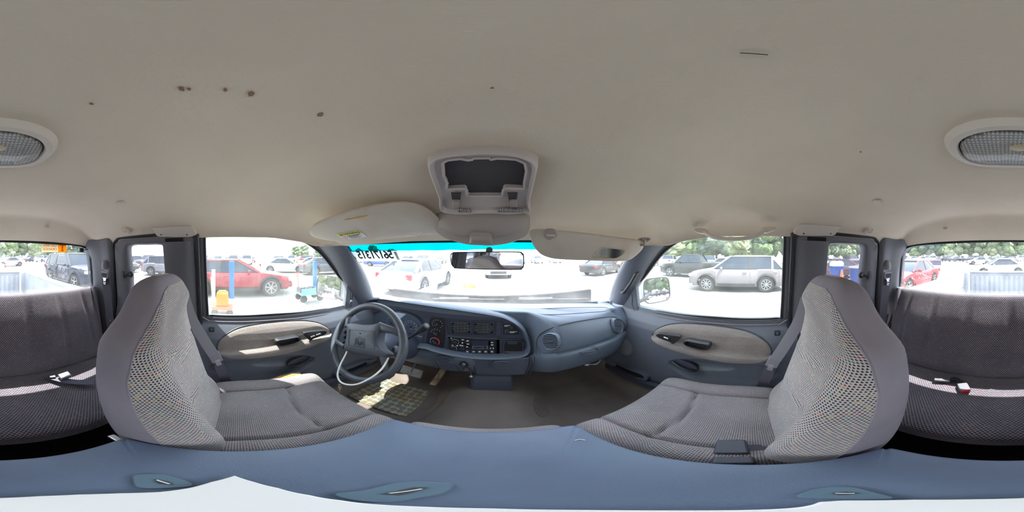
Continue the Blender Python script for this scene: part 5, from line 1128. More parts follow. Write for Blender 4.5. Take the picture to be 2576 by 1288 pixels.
# ================================================================ the pickup's outside, as far as it can be seen
# roof skin, wings and door skins keep daylight out of the cab
T = thing('pickup_cab', (0, 0, -1.0), 'white painted roof and outer skin of the pickup around the cab', 'pickup body', kind='structure')
q = G(); rows = []
for y in [-.915, -.90, -.80, -.4, 0, .3, .5, .60, .635]:
    zt = interp(y, [(-.915, .10), (-.90, .16), (-.8, .235), (-.5, .255), (.1, .255), (.3, .235), (.5, .165), (.60, .105), (.635, .075)])
    yb = lambda a: -.15*a*a*sm(y, .25, .635)
    w_ = lerp(.698, .61, sm(y, .3, .635)); rows.append([V((w_*a, y+yb(a), zt-(.14 if y > -.85 else .02)*abs(a)**5*(1-sm(y, .35, .60)))) for a in [i/14 for i in range(-14, 15)]])
q.loft(rows); q.build('roof_skin', M['white'], T)
for s in (-1, 1):
    mir = (lambda q: q.mirror() if s > 0 else q)
    q = G(); q.loft([[V((-.80-.06*sm(-z, .35, .5), y, z)) for y in (-.95, -.6, -.2, .2, .6, .9)] for z in (-.33, -.40, -.6, -.9, -1.15)]); q.loft([[V((-.775, y, -.305)) for y in (-.95, .9)], [V((-.80, y, -.33)) for y in (-.95, .9)]]); mir(q).build('door_skin', M['white'], T)
    q = G(); q.box((-.70, -.80, -.1), (.04, .17, .5)); 
    q = G(); q.loft([[V((-(XS(z)+.03), y, z)) for y in (-.93, -.60)] for z in (-.33, -.15, .02, .10)]); mir(q).build('corner_skin', M['white'], T)
    q = G(); q.loft([[V((-.83-.03*sin(pi*(y-.9)/1.5), y, -.42)), V((-.86, y, -.55)), V((-.87, y, -1.0))] for y in [.9+i*.15 for i in range(11)]]); mir(q).build('fender', M['white'], T)
q = G(); q.loft([[V((x, y, lerp(-.335, -.47, sm(y, 1.0, 2.35)*.6+.4*max(0, y-1.0)/1.35)-.10*abs(x/.85)**3)) for x in [-.85+i*.17/1 for i in range(11)]] for y in [.96+i*.0993 for i in range(15)]]); q.loft([[V((-.85, 2.35, -.57)), V((.85, 2.35, -.57))], [V((-.85, 2.42, -1.1)), V((.85, 2.42, -1.1))]])
tag(q.build('truck_hood', M['white'], ang=70, solid=.01), "white hood of the pickup seen beyond its windshield", 'hood')
q = G(); q.loft([[V((x*.6-.05, .99-.14*(x/.7)**2+d, -.322-.022*(x/.7)**2-e)) for x in [-.72+i*.144 for i in range(11)]] for d, e in ((-.03, 0), (.03, .008), (.10, .012), (.16, .03))]); tag(q.build('cowl_panel', M['black'], solid=.006), 'black cowl panel with vents below the windshield', 'cowl')
for x0, x1 in ((-.34, .08), (.16, .58)):
    t = thing('wiper', (x0, .95, -.27), 'wiper resting on the windshield in front of the %s' % ('steering wheel' if x0 < 0 else 'glovebox'), 'wiper')
    a, b = [ws((x)/.715, .035)+V((0, .02, .002)) for x in (x0, x1)]; q = G(); q.tube([a, a.lerp(b, .5)+V((0, .025, 0)), b], .004, 6); q.build('blade', M['black'], t); q = G(); q.tube([a.lerp(b, .5)+V((0, .03, .006)), a+V((.02, .07, -.01))], .005, 6); q.build('arm', M['trim'], t)
# bed
T = thing('truck_bed', (0, -2.0, -1.0), 'white open bed of the pickup behind the rear window with ribbed tailgate', 'truck bed')
for s in (-1, 1):
    q = G(); q.box((s*.83, -2.03, -.315), (.09, 2.1, .03)); q.box((s*.79, -2.03, -.56), (.012, 2.1, .46)); q.box((s*.88, -2.03, -.75), (.02, 2.1, .85))
    q.build('side_wall', M['whitebed'], T, bevel=.006)
    for k in range(3): q = G(); q.bar((s*.785, -2.9, -.56-.05*k), (s*.785, -1.8, -.56-.05*k), .014, .010, up=(1, 0, 0)); q.build('side_rib', M['whitebed'], T, bevel=.003)
    q = G(); q.box((s*.755, -3.0, -.54), (.07, .05, .46)); q.build('corner_post', M['whitebed'], T, bevel=.01); q = G(); q.box((s*.752, -2.97, -.68), (.02, .02, .035)); q.build('tie_down', M['trim'], T)
q = G(); q.box((0, -3.05, -.30), (1.42, .05, .03)); q.box((0, -3.08, -.54), (1.42, .012, .48)); q.build('tailgate', M['whitebed'], T, bevel=.006)
q = G()
for k in range(15): q.box((-.65+k*.0929, -3.068, -.56), (.060, .016, .38))
q.build('tailgate_ribs', M['whitebed'], T, bevel=.005)
tg_ = mat('rust_mark', (110, 112, 120), .8)
random.seed(2)
for k in range(16): q = G(); q.box((random.uniform(-.68, .68), -3.058, random.uniform(-.72, -.42)), (.006, .003, random.choice((.012, .03, .008)))); q.build('chip', tg_, T)
q = G(); q.box((0, -2.03, -.80), (1.6, 2.1, .02)); 
for k in range(9): q.box((-.64+.16*k, -2.03, -.785), (.07, 2.1, .012))
q.build('bed_floor', M['whitebed'], T)
q = G(); q.box((0, -.97, -.58), (1.6, .02, .55)); q.build('front_panel', M['whitebed'], T)
# door mirrors
for s, C0, wd, ht in ((-1, V((-.985, .625, -.228)), .215, .165), (1, V((.985, .615, -.243)), .225, .175)):
    N_ = ((CO-C0).normalized()*1.0+V((s*.16, -1, .03)).normalized()*1.15).normalized(); X_ = V((0, 0, 1)).cross(N_).normalized(); Y_ = N_.cross(X_); Y_ = Y_ if Y_.z > 0 else -Y_
    T = thing('door_mirror', C0, ('white outside mirror on the driver door reflecting parked vehicles' if s < 0 else 'white outside mirror on the passenger door reflecting the truck flank'), 'mirror')
    f0 = [(-.5, .28), (-.44, .44), (-.30, .5), (.30, .5), (.44, .44), (.5, .28), (.5, -.25), (.42, -.44), (.26, -.5), (-.26, -.5), (-.42, -.44), (-.5, -.25)]
    R = lambda k, d: [C0+X_*(p.x*wd*k)+Y_*(p.y*ht*k)+N_*d for p in cr([(a, b, 0) for a, b in f0], 4)]
    q = G(); q.loft([R(.5, -.085), R(.85, -.07), R(1.0, -.035), R(1.03, -.005), R(1.02, .004), R(.97, .005), R(.955, .001)], cu=True, cap=True); q.build('housing', M['seal'] if s < 0 else M['whitebed'], T, ang=60)
    q = G(); q.prism(R(.955, .002), N_*.001); q.build('mirror_glass', M['mirrorg'], T, smooth=False)
    q = G(); q.tube([p for p in R(.975, .003)], .0050, 6, closed=True); q.build('glass_edge', M['black'], T)
    q = G(); q.tube([C0-N_*.06, V((s*.86, .64, -.29)), V((s*.78, .65, -.30))], .022, 10, flat=.6); q.build('arm', M['black'], T)
# ================================================================ the lot outside
GZ = -1.62
GAIN = .85
q = G(); q.loft([[(x, y, GZ) for x in (-400, -60, -20, 0, 20, 60, 400)] for y in (-400, -60, -20, 0, 20, 60, 400)])
tag(q.build('ground', mat('pale_gravel', (160, 158, 154), .95, vary=((150, 148, 144), .35, .35, .7), bump=(6, .3, .02)), smooth=False, loc=(0, 0, GZ)), 'pale gravel ground of the vehicle lot', 'ground', kind='structure')
M['cglass'] = mat('car_glass', (48, 58, 72), .12, spec=.35); M['tyre'] = mat('tyre_rubber', (42, 42, 46), .85); M['rim'] = mat('alloy_rim', (150, 150, 156), .35, .6)
M['headl'] = mat('headlamp_lens', (225, 230, 232), .15); M['taill'] = mat('tail_lamp_lens', (190, 30, 40), .3); M['under'] = mat('dark_underbody', (48, 48, 52), .8)
GAIN = .5; PAINTS = {}
def paint(c, name='car_paint'):
    if c not in PAINTS: PAINTS[c] = mat(name, c, .35, 0, coat=.4)
    return PAINTS[c]
KIND = {  # length, width, height, wheelbase, front overhang, belt, hood front z, hood rear z, roof (windshield base, roof front, roof rear, rear base) from the nose, tail z, wheel radius
 'suv': dict(L=4.55, W=1.84, H=1.66, wb=2.64, fo=.90, belt=1.06, hf=.86, hr=1.06, g=(1.15, 1.95, 3.85, 4.42), tz=1.06, r=.36),
 'crossover': dict(L=4.7, W=1.86, H=1.50, wb=2.75, fo=.93, belt=1.0, hf=.78, hr=1.0, g=(1.35, 2.2, 3.5, 4.4), tz=1.02, r=.37),
 'sedan': dict(L=4.75, W=1.82, H=1.44, wb=2.75, fo=.95, belt=.93, hf=.70, hr=.92, g=(1.30, 2.1, 3.2, 4.0), tz=.98, r=.33),
 'boxy': dict(L=4.75, W=1.9, H=1.80, wb=2.78, fo=.88, belt=1.14, hf=1.0, hr=1.14, g=(1.25, 1.85, 4.2, 4.62), tz=1.14, r=.39),
 'pickup': dict(L=5.3, W=1.95, H=1.78, wb=3.1, fo=.92, belt=1.14, hf=1.0, hr=1.12, g=(1.35, 1.95, 3.1, 3.5), tz=1.22, r=.38)}
def arch(yc, r, n=10): return [(yc+r*cos(a), .02+r*.0+max(0, r*sin(a))+.30) for a in [pi*i/n for i in range(n+1)]]
def car_geo(kind, paint_m=0, glass_m=1, tyre_m=2, q=None, body=None, glassq=None, wheels=True, dark=2):
    k = KIND[kind]; L, W, H, r = k['L'], k['W'], k['H'], k['r']; nose = L/2; Y = lambda d: nose-d      # d measured back from the nose
    g0, g1, g2, g3 = k['g']; wf, wr = k['fo'], k['fo']+k['wb']; b = k['belt']; w_ = W/2
    def topz(d):
        if kind == 'pickup': return interp(d, [(0, k['hf']-.25), (.12, k['hf']-.03), (.5, k['hf']+.05), (g0, k['hr']), (g3, b), (g3+.05, 1.16), (L-.1, 1.18), (L, 1.10)])
        if kind == 'sedan': return interp(d, [(0, k['hf']-.22), (.15, k['hf']), (.6, k['hf']+.1), (g0, k['hr']), (g3, k['tz']-.01), (L-.15, k['tz']-.02), (L, .8)])
        return interp(d, [(0, k['hf']-.25), (.12, k['hf']), (.5, k['hf']+.08), (g0, k['hr']), (g3, b), (L-.05, b-.02), (L, .85)])
    def botz(d):
        z = .28 if .2 < d < L-.3 else .32
        for c in (wf, wr):
            if abs(d-c) < r*1.16: z = max(z, r+sqrt(max(0, (r*1.16)**2-(d-c)**2)))
        return z
    ds = sorted(set([0, .04, .12, .25]+[i*L/44 for i in range(1, 44)]+[L-.12, L-.04, L, g0, g3]+[wf-r*1.16, wf+r*1.16, wr-r*1.16, wr+r*1.16, wf-r*1.1, wf+r*1.1, wr-r*1.1, wr+r*1.1]))
    B_ = body; rows = []
    for d in ds:
        e = min(1, .80+.20*sm(d, 0, .5))*min(1, .86+.14*sm(L-d, 0, .4)); zt, zb = topz(d), botz(d); h = zt-zb
        zm = lerp(zb, zt, .45); ww = w_*e
        rows.append([V((-ww*.93, Y(d), zb)), V((-ww*.985, Y(d), lerp(zb, zm, .4))), V((-ww, Y(d), zm)), V((-ww*.985, Y(d), zt-h*.16)), V((-ww*.93, Y(d), zt-h*.04)), V((-ww*.7, Y(d), zt+.012)), V((0, Y(d), zt+.03)),
                     V((ww*.7, Y(d), zt+.012)), V((ww*.93, Y(d), zt-h*.04)), V((ww*.985, Y(d), zt-h*.16)), V((ww, Y(d), zm)), V((ww*.985, Y(d), lerp(zb, zm, .4))), V((ww*.93, Y(d), zb))])
    B_.loft(rows, m=paint_m, cap=False); B_.add([p for p in rows[0]], [tuple(range(13))], paint_m); B_.add([p for p in rows[-1]], [tuple(range(13))], paint_m)
    # greenhouse
    wb_, wt = w_*.93, w_*.74; Q = glassq; zb_ = b-.02; zt = H-.05
    Q.loft([[V((-wb_, Y(g0), zb_)), V((wb_, Y(g0), zb_)), V((wb_, Y(g3), zb_)), V((-wb_, Y(g3), zb_))], [V((-wt, Y(g1), zt)), V((wt, Y(g1), zt)), V((wt, Y(g2), zt)), V((-wt, Y(g2), zt))]], cu=True, cap=True, m=glass_m)
    ro = [V((wt*1.02*a, Y(d), H-.05+(.05 if g1+.1 < d < g2-.1 else .005)*(1-abs(a)**4))) for d in (g1-.03, g1+.25, (g1+g2)/2, g2-.25, g2+.03) for a in (-1, -.8, 0, .8, 1)]
    B_.loft([ro[i*5:i*5+5] for i in range(5)], m=paint_m)
    for s in (-1, 1):
        A = lambda d, t, o=.008: V((s*(lerp(wb_, wt, t)+o), Y(d), lerp(zb_, zt, t)))
        def post(d0, d1, wd): a, c = A(d0, 0), A(d1, 1); B_.bar(a, c, wd, .02, up=(s, 0, .3), m=paint_m)
        post(g0+.03, g1+.02, .08); post(g3-.06, g2-.02, .14 if kind != 'pickup' else .2)
        B_.bar(A(g1, 1), A(g2, 1), .05, .02, up=(s, 0, .3), m=paint_m)
        mid = (g0+g3)/2+.05; B_.bar(A(mid, 0), A(mid, 1), .09, .012, up=(s, 0, .3), m=dark)
        if kind in ('suv', 'boxy', 'crossover'): m2 = lerp(mid, g3, .62); B_.bar(A(m2, 0), A(lerp(m2, g2, .35), 1), .10, .014, up=(s, 0, .3), m=paint_m)
    return k, Y, wf, wr
def wheel(q, c, r, s, spokes=5, tm=2, rm=3, w_=.22):
    c = V(c); q.lathe([(r*.62, -w_/2), (r*.94, -w_/2), (r, -w_/2+.03), (r, w_/2-.03), (r*.94, w_/2), (r*.66, w_/2-.005), (r*.64, w_/2-.04)], c, (s, 0, 0), 28, m=tm)
    q.lathe([(r*.64, w_/2-.05), (.001, w_/2-.05)], c, (s, 0, 0), 20, m=tm)
    for k in range(spokes):
        a = 2*pi*k/spokes+.3; d = V((0, cos(a), sin(a))); o = c+V((s*(w_/2-.015), 0, 0)); q.bar(o, o+d*r*.62, r*(.62/spokes+.03), .03, up=(1, 0, 0), m=rm)
    q.lathe([(r*.66, 0), (r*.66, .012), (r*.59, .012), (r*.59, 0)], c+V((s*(w_/2-.02), 0, 0)), (s, 0, 0), 28, m=rm, cap=False); q.lathe([(r*.14, 0), (r*.12, .01), (.001, .012)], c+V((s*(w_/2-.005), 0, 0)), (s, 0, 0), 12, m=rm)
def car(name, label, cat, kind, col, x, y, head, spokes=5, glassm=None, group=None, arch_trim=False, side_detail=True, rimc=None):
    """a parked vehicle with its parts; head is the compass angle of its nose from +Y towards +X"""
    T = thing(name, (0, 0, 0), label, cat, group); pm_ = paint(col); gm = glassm or M['cglass']
    bq, gq = G(), G(); k, Y, wf, wr = car_geo(kind, 0, 0, 1, body=bq, glassq=gq, dark=1); bq.build('body', [pm_, M['black']], T, ang=35); gq.build('windows', gm, T, bevel=.02)
    r = k['r']; W = k['W']/2; L = k['L']
    for s in (-1, 1):
        for d in (wf, wr):
            q = G(); wheel(q, (s*(W-.12), Y(d), r), r, s, spokes); q.build('wheel', [pm_, M['black'], M['tyre'], rimc or M['rim']], T)
            q = G(); ar = [V((s*(W-.005), Y(d)+r*1.16*cos(a), r+r*1.16*sin(a))) for a in [pi*i/14 for i in range(15)]]; q.tube(ar, .035 if arch_trim else .014, 6, flat=.6); q.build('wheel_arch', M['black'] if arch_trim else pm_, T)
        q = G(); z0 = k['hf']-.12; q.box((s*(W-.30), Y(.10), z0), (.42, .16, .13)); q.build('headlamp', M['headl'], T, bevel=.03)
        q = G(); q.box((s*(W-.16), Y(L-.07), k['belt']-.16), (.22, .14, .22)); q.build('tail_lamp', M['taill'], T, bevel=.03)
        q = G(); q.box((s*(W+.06), Y(k['g'][0]+.45), k['belt']+.02), (.18, .10, .13)); q.build('side_mirror', pm_, T, bevel=.03)
        if side_detail:
            mid = (k['g'][0]+k['g'][3])/2+.05
            for d in (k['g'][0]+.15, mid, lerp(mid, k['g'][3], .8)):
                q = G(); q.tube([V((s*(W-.004), Y(d), k['belt']-.10)), V((s*(W+.0), Y(d), .70)), V((s*(W-.012), Y(d), .38))], .004, 4); q.build('door_gap', M['black'], T)
            for d in (mid-.22, lerp(mid, k['g'][3], .8)-.15): q = G(); q.box((s*(W+.006), Y(d), k['belt']-.16), (.03, .18, .03)); q.build('door_handle', pm_, T, bevel=.008)
            q = G(); q.bar((s*(W-.01), Y(wf+.5), .34), (s*(W-.01), Y(wr-.5), .34), .05, .12, up=(0, 0, 1)); q.build('sill', M['black'] if arch_trim else pm_, T)
    q = G(); q.box((0, Y(.03), .48), (1.1, .10, .20)); q.build('grille', M['black'], T, bevel=.02)
    q = G(); q.box((0, 0, .30), (W*1.7, L*.9, .08)); q.build('underbody', M['under'], T)
    T.location = (x, y, GZ); T.rotation_euler = (0, 0, -radians(head)); ORG[T.name] = V((x, y, GZ)); return T
SIMPLE = {}
def far_car(kind, col, x, y, head, label, group, cat='car'):
    key = (kind, col)
    if key not in SIMPLE:
        q = G(); k, Y, wf, wr = car_geo(kind, 0, 1, 2, body=q, glassq=q)
        for s in (-1, 1):
            for d in (wf, wr): wheel(q, (s*(k['W']/2-.12), Y(d), k['r']), k['r'], s, 5, 2, 3)
            q.box((s*(k['W']/2-.16), Y(k['L']-.05), k['belt']-.16), (.2, .12, .2), m=4); q.box((s*(k['W']/2-.28), Y(.10), k['hf']-.12), (.4, .14, .12), m=5)
        o = q.build('parked_' + {'suv': 'suv', 'crossover': 'crossover', 'sedan': 'sedan', 'boxy': 'suv', 'pickup': 'pickup'}[kind], [paint(col), M['cglass'], M['tyre'], M['rim'], M['taill'], M['headl']], loc=(0, 0, 0), ang=35); SIMPLE[key] = o; c = o
    else: c = SIMPLE[key].copy(); COL.objects.link(c)
    c.location = (x, y, GZ); c.rotation_euler = (0, 0, -radians(head)); tag(c, label, cat, group); return c
RED = (178, 30, 52); SILV = (148, 140, 146); BLK = (46, 48, 54); WHT = (214, 216, 220); NAVY = (44, 56, 84); GREY = (92, 96, 106); MAR = (84, 34, 44); TAN = (176, 160, 134); BLUE = (50, 90, 160); OLV = (104, 104, 84)
# left window
car('red_crossover', 'red crossover with black wheel arch trim seen through the driver window', 'car', 'crossover', RED, -7.13, -.12, 0, 7, arch_trim=True)
car('grey_hatchback', 'dark grey car with damaged tail left of the driver mirror', 'car', 'crossover', GREY, -12.6, 7.6, 8, 10)
car('red_pickup', 'red pickup parked far off behind the white cars', 'pickup', 'pickup', RED, -30, 13.2, -62, 5)
car('white_sedan', 'white sedan parked directly behind the red crossover nose', 'car', 'sedan', WHT, -15.5, 4.6, 20, 7)
car('white_sedan', 'white sedan parked between red pickup and grey car', 'car', 'sedan', WHT, -21, 10.5, 25, 7)
car('white_hatchback', 'white hatchback right of the red pickup', 'car', 'sedan', WHT, -22, 15.5, -20, 7)
# left quarter window
car('silver_suv', 'silver grey suv seen through the quarter window behind the driver', 'car', 'suv', (150, 150, 160), -12.3, -5.5, 0, 5, arch_trim=True)
car('olive_suv', 'olive grey suv partly cut off beside the silver suv', 'car', 'suv', OLV, -12.8, -11.6, 0, 5)
# front
car('white_suv', 'white car standing ahead of the pickup beyond the driver corner', 'car', 'crossover', (228, 230, 234), -3.5, 7.4, 4, 10)
car('white_van', 'white vehicle with dark bumper facing away ahead of the hood', 'car', 'boxy', (228, 230, 234), .35, 13.5, 180, 5)
car('blue_car', 'small blue car far beyond the windshield sticker', 'car', 'sedan', BLUE, -17, 20, 60, 5)
w1 = car('wrecked_black_car', 'black wrecked car without its front end seen through the windshield by the passenger pillar', 'car', 'sedan', BLK, 9.2, 11.6, 70, 5)
# right window
car('silver_crossover', 'silver grey crossover with cracked front bumper filling the passenger window', 'car', 'suv', SILV, 7.95, .55, 0, 9, arch_trim=True)
car('black_pickup', 'black crew cab pickup behind the silver crossover', 'pickup', 'pickup', BLK, 12.2, 4.3, 0, 5)
car('tan_pickup', 'tan pickup at the front edge of the passenger window', 'pickup', 'pickup', TAN, 16.2, 13.6, 180, 5)
car('white_wagon', 'white car half hidden behind the black pickup', 'car', 'sedan', WHT, 19, 3.0, 30, 5)
# right quarter window
car('maroon_sedan', 'dark maroon sedan behind the blue bins', 'car', 'sedan', MAR, 10.4, -5.9, 10, 5)
car('silver_wagon', 'silver suv parked behind the maroon sedan', 'car', 'suv', (190, 192, 198), 14.2, -5.6, 10, 5)
car('red_coupe_nose', 'dark red car whose nose pokes in below the bins', 'car', 'sedan', (120, 30, 36), 6.15, -7.4, 22, 5) if False else None
# rear window
car('red_coupe', 'red coupe with white scratches seen through the rear window on the passenger side', 'car', 'sedan', (190, 34, 58), 4.75, -7.0, -3, 5)
car('navy_suv', 'dark blue suv with crushed side seen through the rear window behind the driver', 'car', 'boxy', NAVY, -5.05, -8.0, 0, 5)
car('silver_sedan', 'silver sedan standing alone on the lot behind the tailgate', 'car', 'sedan', (196, 198, 204), 5.2, -31, 60, 5)
car('crashed_white_car', 'crumpled white and black car just beyond the tailgate', 'car', 'sedan', WHT, .5, -13.6, 78, 5)
car('white_saloon', 'white sedan parked across the lane beyond the navy suv', 'car', 'sedan', WHT, -4.6, -26, 85, 5)
# scratches on the coupe, dents on the navy suv
random.seed(8)
t = bpy.data.objects['red_coupe']; 
for k in range(22):
    q = G(); y = random.uniform(-1.5, 1.9); z = random.uniform(.45, .9)*1.0; o0 = ORG['red_coupe']; q.box((o0.x-.915, o0.y+y, o0.z+z), (.006, random.uniform(.02, .06), random.uniform(.02, .09)), rot=Matrix.Rotation(random.uniform(-.6, .6), 3, 'X')); q.build('scratch', M['white'], t)
t = bpy.data.objects['navy_suv']; o0 = ORG['navy_suv']
for k in range(16):
    q = G(); c = V((o0.x+.94, o0.y+random.uniform(-1.6, .8), o0.z+random.uniform(.5, 1.05))); n_ = 8
    q.prism([c+V((random.uniform(-.01, .02), random.uniform(.08, .28)*cos(2*pi*i/n_), random.uniform(.05, .18)*sin(2*pi*i/n_))) for i in range(n_)], (.02, 0, 0)); q.build('dent', random.choice([M['black'], M['trim'], mat('bare_panel', (150, 150, 158), .5) if k == 0 else M['doordark']]), t)
t = bpy.data.objects['wrecked_black_car']; 
GAIN = .8
# posts and yard tools outside the driver window
def post(name, u, v0, v1, X, w_, m, label):
    a, b = ax_(u, v0, X), ax_(u, v1, X); q = G(); q.box(((a.x+b.x)/2, (a.y+b.y)/2, (a.z+b.z)/2), (w_, w_, abs(a.z-b.z))); return tag(q.build(name, m, bevel=.01), label, 'post')
bp_ = mat('blue_paint', (20, 100, 190), .5)
post('blue_post', 583, 657, 750, -4.4, .13, bp_, 'tall blue post in front of the red crossover'); post('blue_post', 792, 657, 720, -5.0, .12, bp_, 'tall blue post beside the driver mirror')
post('white_pole', 537, 678, 757, -4.3, .09, M['white'], 'white pole left of the orange cart')
T = thing('orange_cart', ax_(560, 778, -4.4), 'orange hand cart carrying an orange jug outside the driver window', 'cart'); c0 = ax_(560, 778, -4.4); om_ = mat('orange_plastic', (240, 130, 40), .5)
q = G(); q.box(c0+V((0, 0, .08)), (.40, .55, .10)); q.build('tray', mat('cart_orange', (225, 110, 70), .6), T, bevel=.01)
q = G(); q.box(c0+V((.02, .0, .32)), (.28, .32, .40)); q.build('jug_body', om_, T, bevel=.05, seg=3); q = G(); q.box(c0+V((.02, 0, .53)), (.12, .22, .06)); q.build('jug_cap', om_, T, bevel=.02)
q = G(); q.tube([c0+V((-.1, -.28, .1)), c0+V((-.1, -.33, .9)), c0+V((-.1, -.25, .95))], .018, 8); q.build('handle', M['yellow'], T)
for dy in (-.2, .2): q = G(); q.lathe([(.09, -.03), (.09, .03)], c0+V((.15, dy, -.05)), (1, 0, 0), 16); q.build('wheel', M['tyre'], T)
c0 = ax_(778, 752, -5.0); T = thing('tool_wagon', c0, 'small pull wagon loaded with tools below the driver mirror', 'wagon')
q = G(); q.box(c0+V((0, 0, .22)), (.5, .75, .05)); q.box(c0+V((.24, 0, .32)), (.03, .75, .2)); q.box(c0+V((-.24, 0, .32)), (.03, .75, .2)); q.build('tray', mat('wagon_teal', (110, 160, 160), .6), T)
for dy in (-.3, .3):
    for dx in (-.22, .22): q = G(); q.lathe([(.12, -.03), (.13, 0), (.12, .03)], c0+V((dx, dy, .08)), (1, 0, 0), 16); q.build('wheel', M['tyre'], T)
q = G(); q.tube([c0+V((0, -.38, .22)), c0+V((0, -.42, .8)), c0+V((0, -.36, .95)), c0+V((0, -.5, .95)), c0+V((0, -.42, .8))], .014, 6); q.build('handle', M['redm'], T)
for k in range(6): q = G(); q.box(c0+V((random.uniform(-.15, .15), random.uniform(-.28, .3), .34)), (.12, .16, random.uniform(.12, .25)), rot=Matrix.Rotation(k, 3, 'Z')); q.build('tool_box', random.choice([bp_, M['black'], M['trim'], M['steel']]), T)
# bins and cone behind the passenger quarter window
for u, v0, v1, X, lb in ((2105, 669, 712, 5.2, 'blue bin with a white bag bulging out'), (2153, 674, 716, 5.2, 'blue bin with closed grey lid near the window latch')):
    a, b = ax_(u, v0, X), ax_(u, v1, X); T = thing('blue_bin', b, lb, 'bin'); h = a.z-b.z; q = G()
    q.lathe([(.22, 0), (.27, h*.95), (.29, h*.95), (.29, h)], b, (0, 0, 1), 20); q.build('tub', mat('bin_blue', (24, 66, 140), .5) if 'bag' in lb else bpy.data.materials['bin_blue'], T)
    q = G()
    if 'bag' in lb:
        for k in range(6): q.ball(a+V((.14*cos(k), .14*sin(k), .06)), .13, 10)
        q.build('bag', M['white'], T)
    else: q.lathe([(.30, h-.01), (.30, h+.03), (.28, h+.05), (.001, h+.06)], b, (0, 0, 1), 20); q.build('lid', M['seal'], T)
b = ax_(2117, 722, 4.9); q = G(); q.lathe([(.16, 0), (.13, .02), (.03, .62), (.001, .63)], b, (0, 0, 1), 20); q.box(b, (.34, .34, .03)); tag(q.build('traffic_cone', mat('cone_orange', (225, 100, 60), .6)), 'orange traffic cone between the blue bins', 'cone')
# orange barrel ahead of the hood
c0 = ay_(1178, 735, 4.6); c0.z = GZ; T = thing('safety_barrel', c0, 'orange and yellow safety gear heap ahead of the hood', 'safety gear'); om2 = mat('safety_orange', (240, 96, 40), .6)
q = G(); q.lathe([(.20, 0), (.24, .3), (.22, .62), (.16, .80), (.10, .84), (.001, .84)], c0+V((.03, 0, 0)), (0, 0, 1), 24); q.build('barrel', om2, T); q = G(); q.lathe([(.235, .40), (.245, .40), (.24, .50), (.23, .50)], c0+V((.03, 0, 0)), (0, 0, 1), 24); q.build('stripe', M['yellow'], T)
q = G(); q.box(c0+V((-.22, 0, .30)), (.24, .3, .6), rot=Matrix.Rotation(.3, 3, 'Y')); q.build('yellow_bag', M['yellow'], T, bevel=.05)
# blue trailer deck behind the red coupe
T = thing('flatbed_trailer', (11, -15.5, GZ), 'long flat trailer deck with dark side behind the red coupe', 'trailer'); c0 = V((11, -15.5, GZ)); d_ = V((.80, .60, 0)); s_ = V((-.6, .8, 0))
q = G(); q.bar(c0-d_*4+V((0, 0, 1.15)), c0+d_*7+V((0, 0, 1.15)), 2.4, .14); q.build('deck', mat('deck_rust', (150, 120, 118), .8), T); q = G(); q.bar(c0-d_*4+V((0, 0, .82)), c0+d_*7+V((0, 0, .82)), 2.2, .5); q.build('side_panel', mat('trailer_navy', (60, 72, 104), .6), T)
for k in (3, 4.3): 
    for s in (-1, 1): q = G(); q.lathe([(.45, -.12), (.45, .12)], c0+d_*k+s_*s+V((0, 0, .45)), s_, 20); q.build('wheel', M['tyre'], T)
# far rows
random.seed(11)
cols = [WHT, WHT, (190, 192, 198), BLK, GREY, RED, (150, 152, 160), NAVY, MAR, WHT]; kinds = ['sedan', 'suv', 'crossover', 'pickup', 'boxy']
def row(P, Q, n, head, label, group, rng=.4):
    for i in range(n):
        t_ = i/(n-1); x = lerp(P[0], Q[0], t_)+random.uniform(-rng, rng); y = lerp(P[1], Q[1], t_)+random.uniform(-rng, rng)
        far_car(random.choice(kinds), random.choice(cols), x, y, head+random.uniform(-5, 5), label, group)
row((34, -42), (-28, -52), 20, 200, 'parked vehicle in the long row before the trees behind the tailgate', 'far vehicles behind the tailgate')
row((32, -52), (-26, -60), 15, 200, 'parked vehicle in the second row before the trees behind the tailgate', 'second row behind the tailgate')
row((-28, -30), (-14, -44), 7, 240, 'parked vehicle beyond the white sedan behind the driver side', 'vehicles beyond the white sedan')
row((-34, -30), (-32, 2), 12, 95, 'parked vehicle in the far row seen through the driver side quarter window', 'far row behind the driver')
row((-46, -36), (-44, 4), 14, 95, 'parked vehicle in the farthest row on the driver side', 'farthest row on the driver side')
row((-22, -24), (-21, -9), 5, 100, 'parked vehicle behind the silver and olive suv pair', 'row behind the silver suv')
row((-40, 10), (-26, 34), 8, 130, 'parked vehicle beyond the red pickup', 'vehicles beyond the red pickup')
row((24, -1), (22, 22), 8, 80, 'parked vehicle in the row before the trees beyond the black pickup', 'row beyond the black pickup')
row((22, -22), (21, -8), 5, 80, 'parked vehicle behind the maroon sedan row', 'row behind the maroon sedan')
row((-20, 34), (14, 36), 9, 180, 'parked vehicle far ahead beyond the windshield', 'far row ahead')
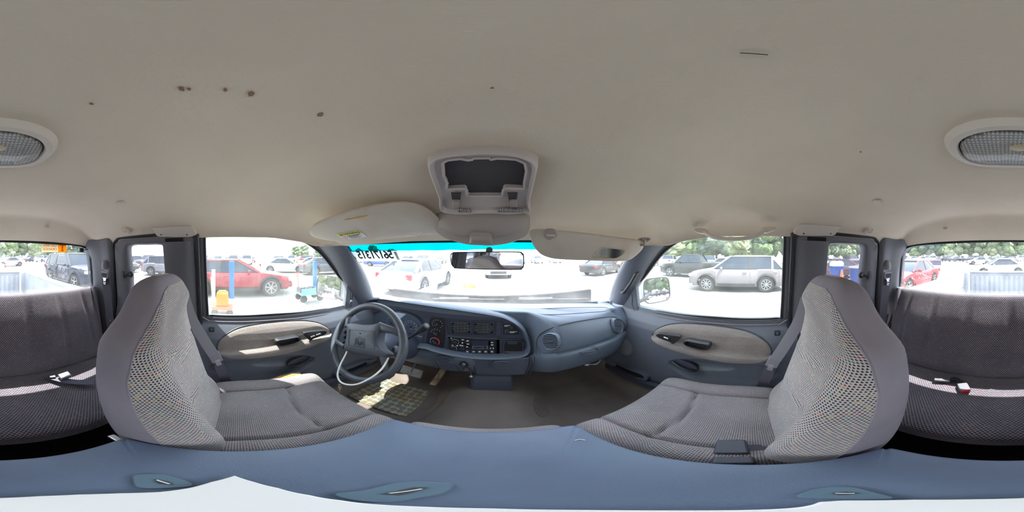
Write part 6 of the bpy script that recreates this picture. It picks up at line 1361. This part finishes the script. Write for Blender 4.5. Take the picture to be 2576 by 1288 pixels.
# trees
GAIN = .8
leafm = [mat('leaf_green_%d' % i, c, .9, bump=(3, 1, .3), vary=(c2, 1.2, .35, .65)) for i, (c, c2) in enumerate((((92, 112, 84), (124, 140, 102)), ((76, 94, 84), (104, 120, 98)), ((114, 132, 92), (144, 156, 112))))]
bark = mat('bark', (92, 80, 68), .9)
protos = []
for ti in range(4):
    q = G(); random.seed(40+ti); hgt = (9, 11, 8, 12)[ti]; wd = (4.2, 4.6, 3.8, 4.4)[ti]
    for k in range(26):
        a = random.uniform(0, 2*pi); rr2 = wd*sqrt(random.random())*.8; z = random.uniform(.30, 1)*hgt; rr2 *= sqrt(max(.1, 1-((z/hgt-.55)/.55)**2)); r = random.uniform(1.1, 2.0); c = V((rr2*cos(a), rr2*sin(a), z)); n_ = 16
        rows = [[c+V((r*sin(p)*cos(2*pi*j/n_), r*sin(p)*sin(2*pi*j/n_), r*.8*cos(p)))*1.0+V((r*.45*noise.noise(V((cos(2*pi*j/n_)*3+k, sin(2*pi*j/n_)*3, p*3))),)*3) for j in range(n_)] for p in [max(.05, min(pi-.05, pi*i/9)) for i in range(10)]]
        q.loft(rows, cu=True, cap=True)
    T = thing('lot_tree', (0, 0, 0), 'x', 'tree'); c_o = q.build('crown', leafm[ti % 3], T, smooth=False); q = G(); q.tube([(0, 0, 0), (.1, 0, hgt*.3), (0, .1, hgt*.6)], [.3, .22, .12], 8); q.build('trunk', bark, T); protos.append(T)
used = [False]*4; random.seed(3)
def trees(P, Q, n, label, group, s0=.8, s1=1.15):
    for i in range(n):
        ti = random.randrange(4); t_ = i/(n-1)
        if used[ti]: o = copy_tree(protos[ti])
        else: o = protos[ti]; used[ti] = True
        o.location = (lerp(P[0], Q[0], t_)+random.uniform(-1.5, 1.5), lerp(P[1], Q[1], t_)+random.uniform(-1.5, 1.5), GZ); k = random.uniform(s0, s1); o.scale = (k, k, k); o.rotation_euler = (0, 0, random.uniform(0, 6)); tag(o, label, 'tree', group)
trees((44, -66), (-36, -72), 20, 'green tree in the belt behind the lot beyond the tailgate', 'trees beyond the tailgate', .75, 1.0)
trees((34, -8), (32, 24), 10, 'green tree beyond the parked vehicles on the passenger side', 'trees on the passenger side', .72, .95)
trees((42, -50), (36, -12), 9, 'green tree behind the passenger rear corner', 'trees behind the passenger corner', .55, .75)
trees((-60, -64), (-40, -70), 5, 'green tree behind the far corner of the lot on the driver side', 'trees behind the driver corner', .6, .8)
trees((-66, 24), (-40, 56), 9, 'hazy distant tree ahead on the driver side', 'distant trees on the driver side', .45, .6)
T = thing('lot_sign', (-6.6, -34, GZ), 'small white sign on a post far behind the tailgate', 'sign'); q = G(); q.tube([(-6.6, -34, GZ), (-6.6, -34, GZ+2.6)], .06, 8); q.build('post', M['white'], T); q = G(); q.box((-6.6, -33.9, GZ+2.4), (1.0, .05, .4)); q.build('board', M['white'], T)
